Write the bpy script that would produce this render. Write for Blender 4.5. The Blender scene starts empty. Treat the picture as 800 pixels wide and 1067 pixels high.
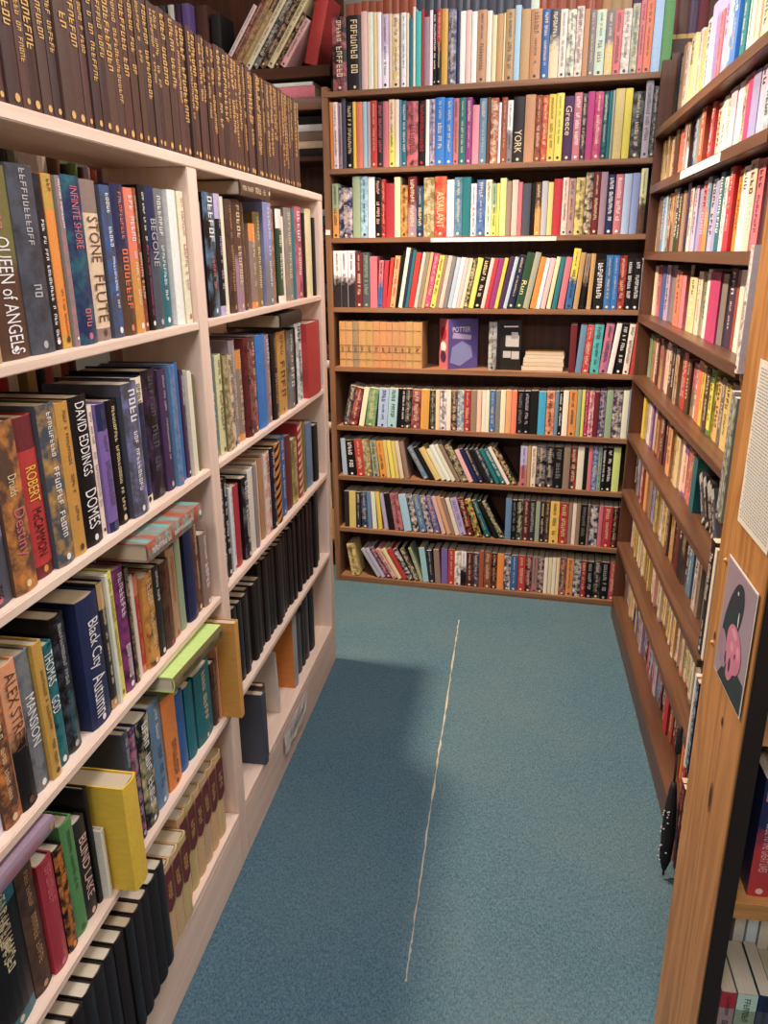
import bpy, bmesh, math, random
from mathutils import Vector, Matrix
rnd = random.Random(11)
LAMP_W, LAMP_A, LAMP_S, LAMP_E, LAMP_R, EXPO = 400, 20, 43, 27, 40, .38
sc = bpy.context.scene
col = sc.collection
PI = math.pi

# ------------------------------------------------------------------ colours
def lin(c):
    f = lambda v: v/12.92 if v <= .04045 else ((v+.055)/1.055)**2.4
    return tuple(f(v/255) for v in c)
PAL = dict(black=(22,19,20), charcoal=(46,42,44), slate=(76,79,92), grey=(128,125,126), silver=(178,176,178), white=(236,232,232),
 ivory=(232,220,203), cream=(226,206,166), straw=(217,190,120), tan=(184,143,99), taupe=(147,124,108), brown=(92,62,48), olive=(124,110,62),
 maroon=(108,34,42), crimson=(174,36,54), red=(186,44,42), rust=(158,76,50), rose=(202,108,120), pink=(226,134,150), blush=(228,186,178),
 coral=(226,122,92), peach=(222,158,114), orange=(226,136,46), amber=(206,150,62), yellow=(228,196,74), lemon=(222,214,96), lime=(198,214,134),
 sage=(150,166,140), mint=(184,216,196), green=(88,140,84), forest=(40,70,50), teal=(32,110,120), turquoise=(60,182,180), cyan=(54,160,206),
 azure=(38,116,198), blue=(46,96,160), navy=(34,42,84), steel=(96,134,168), pale_blue=(164,194,218), periwinkle=(140,146,198), lilac=(184,170,206),
 violet=(122,98,172), purple=(136,54,122), magenta=(182,50,116), plum=(74,48,82), mauve=(158,132,142), gold=(214,168,98))
PAL['ebony'] = (36,27,27); PAL['golden'] = (222,180,44)
LIN = {k: lin(v) for k, v in PAL.items()}

# ------------------------------------------------------------------ material helpers
def new_mat(name):
    m = bpy.data.materials.new(name); m.use_nodes = True
    nt = m.node_tree; b = nt.nodes['Principled BSDF']
    return m, nt, b
def N(nt, t, **kw):
    n = nt.nodes.new(t)
    for k, v in kw.items(): setattr(n, k, v)
    return n
def mth(nt, op, a, b=None, c=None):
    n = nt.nodes.new('ShaderNodeMath'); n.operation = op
    for i, v in enumerate((a, b, c)):
        if v is None: continue
        if isinstance(v, (int, float)): n.inputs[i].default_value = v
        else: nt.links.new(v, n.inputs[i])
    return n.outputs[0]
def mixc(nt, fac, a, b, mode='MIX'):
    n = nt.nodes.new('ShaderNodeMix'); n.data_type = 'RGBA'; n.blend_type = mode
    for s, v in ((n.inputs[0], fac), (n.inputs[6], a), (n.inputs[7], b)):
        if isinstance(v, (int, float)): s.default_value = v
        elif isinstance(v, tuple): s.default_value = (*v[:3], 1)
        else: nt.links.new(v, s)
    return n.outputs[2]
def attr(nt, name):
    return N(nt, 'ShaderNodeAttribute', attribute_type='OBJECT', attribute_name=name)

def flat(name, c, rough=.6, noise=.12, scale=40, metallic=0):
    m, nt, b = new_mat(name)
    tc = N(nt, 'ShaderNodeTexCoord'); no = N(nt, 'ShaderNodeTexNoise'); no.inputs['Scale'].default_value = scale
    no.inputs['Detail'].default_value = 4
    nt.links.new(tc.outputs['Object'], no.inputs['Vector'])
    cl = lin(c); dk = tuple(v*(1-noise*2) for v in cl)
    nt.links.new(mixc(nt, no.outputs[0], dk, cl), b.inputs['Base Color'])
    b.inputs['Roughness'].default_value = rough; b.inputs['Metallic'].default_value = metallic
    return m

def wood(name, light, dark, axis, rough=.5, ring=7.0, stretch=.06, knots=0.0, spec=.4):
    m, nt, b = new_mat(name)
    tc = N(nt, 'ShaderNodeTexCoord')
    oi = N(nt, 'ShaderNodeObjectInfo')
    mp = N(nt, 'ShaderNodeMapping'); s = [1, 1, 1]; s[axis] = stretch
    mp.inputs['Scale'].default_value = s
    nt.links.new(tc.outputs['Object'], mp.inputs['Vector'])
    off = N(nt, 'ShaderNodeVectorMath', operation='ADD')
    nt.links.new(mp.outputs[0], off.inputs[0])
    cmb = N(nt, 'ShaderNodeCombineXYZ'); r10 = mth(nt, 'MULTIPLY', oi.outputs['Random'], 9.0)
    for i in range(3): nt.links.new(r10, cmb.inputs[i])
    nt.links.new(cmb.outputs[0], off.inputs[1])
    n1 = N(nt, 'ShaderNodeTexNoise'); n1.inputs['Scale'].default_value = ring; n1.inputs['Detail'].default_value = 3
    n1.inputs['Distortion'].default_value = .6
    nt.links.new(off.outputs[0], n1.inputs['Vector'])
    w = mth(nt, 'FRACT', mth(nt, 'MULTIPLY', n1.outputs[0], 9.0))
    w = mth(nt, 'ABSOLUTE', mth(nt, 'SUBTRACT', mth(nt, 'MULTIPLY', w, 2.0), 1.0))
    n2 = N(nt, 'ShaderNodeTexNoise'); n2.inputs['Scale'].default_value = 160; n2.inputs['Detail'].default_value = 3
    nt.links.new(off.outputs[0], n2.inputs['Vector'])
    f = mth(nt, 'ADD', mth(nt, 'MULTIPLY', w, .45), mth(nt, 'MULTIPLY', n2.outputs[0], .55))
    c = mixc(nt, f, lin(dark), lin(light))
    if knots:
        v = N(nt, 'ShaderNodeTexVoronoi'); v.inputs['Scale'].default_value = 1.0
        mp2 = N(nt, 'ShaderNodeMapping'); s2 = [7, 7, 7]; s2[axis] = 3.2; mp2.inputs['Scale'].default_value = s2
        nt.links.new(tc.outputs['Object'], mp2.inputs['Vector']); nt.links.new(mp2.outputs[0], v.inputs['Vector'])
        k = N(nt, 'ShaderNodeMapRange'); k.inputs[1].default_value = .05; k.inputs[2].default_value = .16
        k.inputs[3].default_value = knots; k.inputs[4].default_value = 0
        nt.links.new(v.outputs['Distance'], k.inputs[0])
        c = mixc(nt, k.outputs[0], c, lin(tuple(x*.42 for x in dark)))
    nt.links.new(c, b.inputs['Base Color'])
    b.inputs['Roughness'].default_value = rough; b.inputs['Specular IOR Level'].default_value = spec
    bp = N(nt, 'ShaderNodeBump'); bp.inputs['Strength'].default_value = .15; bp.inputs['Distance'].default_value = .002
    nt.links.new(n2.outputs[0], bp.inputs['Height']); nt.links.new(bp.outputs[0], b.inputs['Normal'])
    return m

def cover_mat():
    m, nt, b = new_mat('printed_cover')
    c1 = attr(nt, 'c1').outputs['Color']; c2 = attr(nt, 'c2').outputs['Color']
    pp = N(nt, 'ShaderNodeSeparateXYZ'); nt.links.new(attr(nt, 'pp').outputs['Vector'], pp.inputs[0])
    mode, seed, asp = pp.outputs
    uvn = N(nt, 'ShaderNodeUVMap'); uv = N(nt, 'ShaderNodeSeparateXYZ'); nt.links.new(uvn.outputs[0], uv.inputs[0])
    U, V = uv.outputs[0], uv.outputs[1]
    board = mth(nt, 'GREATER_THAN', U, 1.5)
    cb = N(nt, 'ShaderNodeCombineXYZ')
    nt.links.new(U, cb.inputs[0]); nt.links.new(mth(nt, 'MULTIPLY', V, asp), cb.inputs[1]); nt.links.new(seed, cb.inputs[2])
    no = N(nt, 'ShaderNodeTexNoise'); no.inputs['Scale'].default_value = 1.55; no.inputs['Detail'].default_value = 4.5; no.inputs['Roughness'].default_value = .62
    nt.links.new(cb.outputs[0], no.inputs['Vector'])
    fine = N(nt, 'ShaderNodeTexNoise'); fine.inputs['Scale'].default_value = 6; fine.inputs['Detail'].default_value = 4
    nt.links.new(cb.outputs[0], fine.inputs['Vector'])
    is_ = lambda k: mth(nt, 'COMPARE', mode, float(k), .25)
    band = mth(nt, 'ADD', mth(nt, 'GREATER_THAN', V, .80), mth(nt, 'LESS_THAN', V, .08))
    spm = N(nt, 'ShaderNodeMapRange'); spm.inputs[1].default_value = .60; spm.inputs[2].default_value = .42
    nt.links.new(mth(nt, 'ADD', V, mth(nt, 'MULTIPLY', mth(nt, 'SUBTRACT', no.outputs[0], .5), .45)), spm.inputs[0]); split = spm.outputs[0]
    mr = N(nt, 'ShaderNodeMapRange'); mr.inputs[1].default_value = .43; mr.inputs[2].default_value = .66; mr.inputs[4].default_value = .85
    nt.links.new(no.outputs[0], mr.inputs[0])
    strip = mth(nt, 'GREATER_THAN', mth(nt, 'FRACT', mth(nt, 'SUBTRACT', mth(nt, 'MULTIPLY', mth(nt, 'MULTIPLY', V, asp), 1.9), mth(nt, 'MULTIPLY', U, .9))), .55)
    f = mth(nt, 'MULTIPLY', is_(1), band)
    for k, x in ((2, split), (3, mr.outputs[0]), (4, strip), (5, 1.0)):
        f = mth(nt, 'ADD', f, mth(nt, 'MULTIPLY', is_(k), x))
    f = mth(nt, 'MULTIPLY', f, mth(nt, 'SUBTRACT', 1.0, board))
    f = mth(nt, 'ADD', f, mth(nt, 'MULTIPLY', is_(6), mr.outputs[0]))
    c = mixc(nt, f, c1, c2)
    wear = N(nt, 'ShaderNodeMapRange'); wear.inputs[3].default_value = .80; wear.inputs[4].default_value = 1.12
    nt.links.new(fine.outputs[0], wear.inputs[0])
    hs = N(nt, 'ShaderNodeHueSaturation'); hs.inputs['Saturation'].default_value = .95
    nt.links.new(wear.outputs[0], hs.inputs['Value']); nt.links.new(c, hs.inputs['Color'])
    nt.links.new(hs.outputs[0], b.inputs['Base Color'])
    rr = N(nt, 'ShaderNodeMapRange'); rr.inputs[3].default_value = .28; rr.inputs[4].default_value = .6
    nt.links.new(mth(nt, 'FRACT', mth(nt, 'MULTIPLY', seed, .37)), rr.inputs[0])
    nt.links.new(rr.outputs[0], b.inputs['Roughness'])
    b.inputs['Specular IOR Level'].default_value = .28
    return m

def page_mat():
    m, nt, b = new_mat('book_pages')
    tc = N(nt, 'ShaderNodeTexCoord'); mp = N(nt, 'ShaderNodeMapping'); mp.inputs['Scale'].default_value = (1400, 4, 4)
    nt.links.new(tc.outputs['Object'], mp.inputs['Vector'])
    no = N(nt, 'ShaderNodeTexNoise'); no.inputs['Scale'].default_value = 1; no.inputs['Detail'].default_value = 2
    nt.links.new(mp.outputs[0], no.inputs['Vector'])
    oi = N(nt, 'ShaderNodeObjectInfo')
    base = mixc(nt, oi.outputs['Random'], lin((226,214,194)), lin((205,182,148)))
    nt.links.new(mixc(nt, no.outputs[0], mixc(nt, .45, base, (0.12,.09,.06)), base), b.inputs['Base Color'])
    b.inputs['Roughness'].default_value = .9
    return m

def print_mat():
    m, nt, b = new_mat('printed_ink')
    nt.links.new(attr(nt, 'c1').outputs['Color'], b.inputs['Base Color'])
    b.inputs['Roughness'].default_value = .45
    return m

def carpet_mat():
    m, nt, b = new_mat('teal_carpet')
    tc = N(nt, 'ShaderNodeTexCoord')
    a = N(nt, 'ShaderNodeTexNoise'); a.inputs['Scale'].default_value = 190; a.inputs['Detail'].default_value = 3
    c = N(nt, 'ShaderNodeTexNoise'); c.inputs['Scale'].default_value = 2.3; c.inputs['Detail'].default_value = 5
    mp = N(nt, 'ShaderNodeMapping'); mp.inputs['Scale'].default_value = (320, 90, 1)
    r = N(nt, 'ShaderNodeTexNoise'); r.inputs['Scale'].default_value = 1
    for x in (a, c): nt.links.new(tc.outputs['Object'], x.inputs['Vector'])
    nt.links.new(tc.outputs['Object'], mp.inputs['Vector']); nt.links.new(mp.outputs[0], r.inputs['Vector'])
    f = mth(nt, 'ADD', mth(nt, 'MULTIPLY', a.outputs[0], .55), mth(nt, 'MULTIPLY', r.outputs[0], .45))
    mr = N(nt, 'ShaderNodeMapRange'); mr.inputs[1].default_value = .33; mr.inputs[2].default_value = .68
    nt.links.new(f, mr.inputs[0])
    k = mixc(nt, mr.outputs[0], lin((46,78,95)), lin((94,119,132)))
    st = N(nt, 'ShaderNodeMapRange'); st.inputs[1].default_value = .4; st.inputs[2].default_value = .75; st.inputs[4].default_value = .16
    nt.links.new(c.outputs[0], st.inputs[0])
    k = mixc(nt, st.outputs[0], k, lin((122,126,116)))
    nt.links.new(k, b.inputs['Base Color']); b.inputs['Roughness'].default_value = .95; b.inputs['Specular IOR Level'].default_value = .1
    bp = N(nt, 'ShaderNodeBump'); bp.inputs['Strength'].default_value = .6; bp.inputs['Distance'].default_value = .004
    nt.links.new(f, bp.inputs['Height']); nt.links.new(bp.outputs[0], b.inputs['Normal'])
    return m

COVER, PAGES, INK, CARPET = cover_mat(), page_mat(), print_mat(), carpet_mat()
PALE = [wood('pale_pine_'+a, (242,218,202), (222,192,172), i, .55, 5, .05) for i, a in enumerate('xyz')]
DARK = [wood('walnut_stain_'+a, (98,60,42), (60,34,25), i, .42, 6, .05) for i, a in enumerate('xyz')]
EDGE = [wood('worn_edge_'+a, (152,112,84), (106,72,50), i, .5, 6, .05) for i, a in enumerate('xyz')]
UMBER = [wood('umber_stain_'+a, (108,74,54), (66,43,33), i, .38, 6, .05) for i, a in enumerate('xyz')]
PINE = [wood('knotty_pine_'+a, (208,152,90), (136,86,42), i, .42, 8, .09, .0) for i, a in enumerate('xyz')]
NEAR_BLACK = flat('near_black', (40,27,22), .5, .2, 30)
PAPER = flat('white_paper', (226,222,216), .8, .06, 25)
KRAFT = flat('cardboard', (196,146,92), .85, .1, 60)
PLASTER = flat('plaster', (190,180,168), .9, .05, 3)

# ------------------------------------------------------------------ object helpers
def link(name, me, mat=None, parent=None, loc=(0,0,0), rot=(0,0,0)):
    o = bpy.data.objects.new(name, me); col.objects.link(o)
    if mat is not None and me is not None: me.materials.append(mat)
    o.location = loc; o.rotation_euler = rot
    if parent is not None: o.parent = parent
    return o
def finish(bm, name, smooth=False):
    me = bpy.data.meshes.new(name); bmesh.ops.recalc_face_normals(bm, faces=bm.faces); bm.to_mesh(me); bm.free()
    if smooth:
        for p in me.polygons: p.use_smooth = True
    return me
def box_bm(bm, x0, x1, y0, y1, z0, z1):
    vs = [bm.verts.new(p) for p in ((x0,y0,z0),(x1,y0,z0),(x1,y1,z0),(x0,y1,z0),(x0,y0,z1),(x1,y0,z1),(x1,y1,z1),(x0,y1,z1))]
    for f in ((0,3,2,1),(4,5,6,7),(0,1,5,4),(1,2,6,5),(2,3,7,6),(3,0,4,7)): bm.faces.new([vs[i] for i in f])
    return vs
def board(name, parent, mats, x0, x1, y0, y1, z0, z1, bevel=.0018):
    # a board with eased edges, grain along its longest side
    d = (x1-x0, y1-y0, z1-z0); ax = d.index(max(d))
    c = ((x0+x1)/2, (y0+y1)/2, (z0+z1)/2)
    bm = bmesh.new(); box_bm(bm, -d[0]/2, d[0]/2, -d[1]/2, d[1]/2, -d[2]/2, d[2]/2)
    if bevel: bmesh.ops.bevel(bm, geom=bm.edges[:], offset=min(bevel, min(d)*.3), segments=2, affect='EDGES')
    return link(name, finish(bm, name), mats[ax] if isinstance(mats, list) else mats, parent, c)
def thing(name, label, cat, loc=(0,0,0), rot=(0,0,0), group=None):
    o = bpy.data.objects.new(name, None); col.objects.link(o)
    o.location = loc; o.rotation_euler = rot; o.empty_display_size = .05
    tag(o, label, cat, group); return o
def tag(o, label, cat, group=None):
    o['label'] = label; o['category'] = cat
    if group: o['group'] = group
def structure(name, x0, x1, y0, y1, z0, z1, mat):
    o = board(name, None, mat, x0, x1, y0, y1, z0, z1, 0); o['kind'] = 'structure'; return o

# ------------------------------------------------------------------ books
MODE = {'p':0,'q':0,'t':0,'b':1,'s':2,'m':3,'/':4,'o':5,'M':6}
def cover_mesh(th, h, d, hard):
    b = .0028 if hard else .0007
    bulge = min(.0045, th*.10) if hard else min(.0012, th*.06)
    n = 5 if hard else 3
    w = th/2; outer, inner = [], []
    outer.append((-w, d)); inner.append((-w+b, d))
    for k in range(n+1):
        t = -1+2*k/n
        y = bulge*(t*t)
        outer.append((w*t, y)); inner.append(((w-b)*t, y+b))
    outer.append((w, d)); inner.append((w-b, d))
    bm = bmesh.new(); uvl = bm.loops.layers.uv.new('UVMap')
    m = len(outer)
    lay = [[bm.verts.new((x, y, z)) for x, y in prof] for prof in (outer, inner) for z in (0, h)]
    ob, ot, ib, it = lay
    def face(vs, spine):
        f = bm.faces.new(vs)
        for l in f.loops:
            x, y, z = l.vert.co
            l[uvl].uv = ((x+w)/th, z/h) if spine else (2+y/d, z/h)
    for i in range(m-1):
        sp = 0 < i < m-2
        face([ob[i], ob[i+1], ot[i+1], ot[i]], sp)
        face([ib[i+1], ib[i], it[i], it[i+1]], False)
        face([ot[i], ot[i+1], it[i+1], it[i]], False)
        face([ob[i+1], ob[i], ib[i], ib[i+1]], False)
    face([ob[0], ot[0], it[0], ib[0]], False)
    face([ob[-1], ib[-1], it[-1], ot[-1]], False)
    me = bpy.data.meshes.new('cover'); bm.to_mesh(me); bm.free()
    for p in me.polygons: p.use_smooth = False
    return me
def page_mesh(th, h, d, hard):
    b = .0028 if hard else .0007
    e = .0035 if hard else .0004
    bm = bmesh.new(); w = th/2-b-.0002
    box_bm(bm, -w, w, (.0075 if hard else .0024), d-(.005 if hard else .0003), e, h-e)
    return finish(bm, 'page_block')
SEG = {'a':(0,1,.5,.5,0),'l':1}
def letter_quads(bm, z, x0, size, wid, y, r):
    # one illegible letter as strokes; the line of text runs down the spine
    def q(u0, u1, v0, v1):   # u along reading direction, v letter height
        pts = [(x0+v0*size, z-u0*wid), (x0+v0*size, z-u1*wid), (x0+v1*size, z-u1*wid), (x0+v1*size, z-u0*wid)]
        bm.faces.new([bm.verts.new((px, y, pz)) for px, pz in pts])
    t = .22
    q(0, t, 0, 1)
    k = r.randrange(6)
    if k in (0, 2, 3): q(t, .82, 1-.17, 1)
    if k in (0, 1, 4, 5): q(t, .82, 0, .17)
    if k in (1, 2, 5): q(t, .82, .42, .58)
    if k in (3, 4, 0): q(.82-t, .82, .17, .83)
def pseudo(bm, th, h, v0, v1, frac, y, r, shift=0.0):
    size = th*frac; L = (v1-v0)*h
    wid = max(size*.62, L/30); n = max(2, int(L/wid)); wid = L/n
    gap = {i for i in range(3, n-2) if r.random() < .16}
    for i in range(n):
        if i in gap: continue
        letter_quads(bm, h*(1-v0)-i*wid, -size/2+shift*th, size, wid*.86, y, r)
def text_mesh(txt, th, h, v0, v1, y, fill=.62):
    cu = bpy.data.curves.new('t', 'FONT'); cu.body = txt; cu.resolution_u = 2
    ob = bpy.data.objects.new('t', cu); col.objects.link(ob)
    dg = bpy.context.evaluated_depsgraph_get(); me = bpy.data.meshes.new_from_object(ob.evaluated_get(dg))
    bpy.data.objects.remove(ob); bpy.data.curves.remove(cu)
    xs = [v.co.x for v in me.vertices]; ys = [v.co.y for v in me.vertices]
    X0, X1, Y0, Y1 = min(xs), max(xs), min(ys), max(ys)
    L = (v1-v0)*h; su = L/(X1-X0); sv = min(th*fill/(Y1-Y0), su*2.4); 
    for v in me.vertices:
        u = (v.co.x-X0)*su; q = (v.co.y-(Y0+Y1)/2)*sv
        v.co = (q, y, h*(1-v0)-u)
    return me
def setcol(o, c): o['c1'] = LIN[c]

USED = {}
def book(kind, th, h, d, hard, c1, c2, c3, pat, text, loc, rot, label, group=None, rich=2, cat='book'):
    """rich 2: cover, page block and lettering under an Empty; 1: cover with a page block"""
    seed = rnd.uniform(0, 60); r = random.Random(int(seed*1000)); loc = (loc[0], loc[1], loc[2]+.0006)
    me = cover_mesh(th, h, d, hard)
    if rich == 2:
        root = thing(kind, label, cat, loc, rot, group)
        co = link('cover', me, COVER, root)
    else:
        root = co = link(kind, me, COVER, None, loc, rot); tag(root, label, cat, group)
    # small individual tint
    j = lambda c: tuple(max(0, v*rnd.uniform(.9, 1.1)) for v in LIN[c])
    co['c1'] = j(c1); co['c2'] = j(c2); co['pp'] = (float(MODE[pat]), seed, h/th)
    link('page_block', page_mesh(th, h, d, hard), PAGES, root)
    if (rich == 2 or kind == 'romance_paperback') and (text or pat not in 'q/o'):
        y = -.0006
        specs = []
        if text:
            for s in text.split(';'):
                p = s.strip().split(',')
                specs.append((p[0], float(p[1]), float(p[2]), p[3] if len(p) > 3 else c3))
        else:
            if pat == 't': specs = [('~', .06, .78, c3)]
            else:
                a = r.uniform(.28, .42); specs = [('~', .05, a, c3), ('~', a+.06, r.uniform(.74, .84), c3 if r.random() < .6 else c2 if pat in 'p' else c3)]
        for i, (s, v0, v1, c) in enumerate(specs):
            if s == '~':
                bm = bmesh.new(); pseudo(bm, th, h, v0, v1, .50 if kind == 'leather_volume' else .46 if pat == 't' else r.choice((.22, .30, .40)), y, r)
                tm = finish(bm, 'title')
            else: tm = text_mesh(s, th, h, v0, v1, y)
            t = link('title' if i == 0 else 'author_name', tm, INK, co); setcol(t, c)
        if rich < 2: return root
        bm = bmesh.new(); s = min(th*.4, .012)
        bmesh.ops.create_circle(bm, cap_ends=True, segments=8, radius=s/2, matrix=Matrix.Translation((0, y, h*.05)) @ Matrix.Rotation(PI/2, 4, 'X'))
        e = link('publisher_mark', finish(bm, 'publisher_mark'), INK, co); setcol(e, c3)
    return root

ORD = 'first second third fourth fifth sixth seventh eighth ninth tenth eleventh twelfth thirteenth fourteenth fifteenth sixteenth seventeenth eighteenth nineteenth'.split()
TENS = {2:'twent',3:'thirt',4:'fort',5:'fift',6:'sixt'}
def ordinal(n):
    if n < 20: return ORD[n-1]
    t, u = divmod(n, 10)
    return TENS[t]+'ieth' if u == 0 else TENS[t]+'y-'+ORD[u-1]
LABELS = set()
nm = lambda c: c.replace('_', '-')
def describe(noun, c1, c2, pat):
    a, b = nm(c1), nm(c2)
    return {'q': f'plain {a} {noun}', 'p': f'{a} {noun} with small lettering', 't': f'{a} {noun} with large {b} lettering',
            'b': f'{a} {noun} with {b} head band', 's': f'{noun} {a} above and {b} below', 'm': f'{a} and {b} patterned {noun}',
            '/': f'{a} {noun} with diagonal {b} stripes'}[pat]
wc = lambda s: len(s.replace('-', ' ').split())
def book_label(noun, rows, i, shelf, end):
    c1, c2, pat = rows[i][4], rows[i][5], rows[i][7]
    d = describe(noun, c1, c2, pat)
    l = nm(rows[i-1][4]) if i else None; r = nm(rows[i+1][4]) if i+1 < len(rows) else None
    if l and r: pos = f'between {l} and {r}'
    elif r: pos = f'first from {end}, beside {r}'
    else: pos = f'at the other end, beside {l}'
    cands = [f'{d} {pos}, {shelf}', f'{d}, {ordinal(i+1)} from {end}, {shelf}', f'{nm(c1)} {noun}, {ordinal(i+1)} from {end}, {shelf}']
    for s in cands:
        if wc(s) <= 16 and s not in LABELS:
            LABELS.add(s); return s
    LABELS.add(cands[-1]); return cands[-1]

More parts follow.
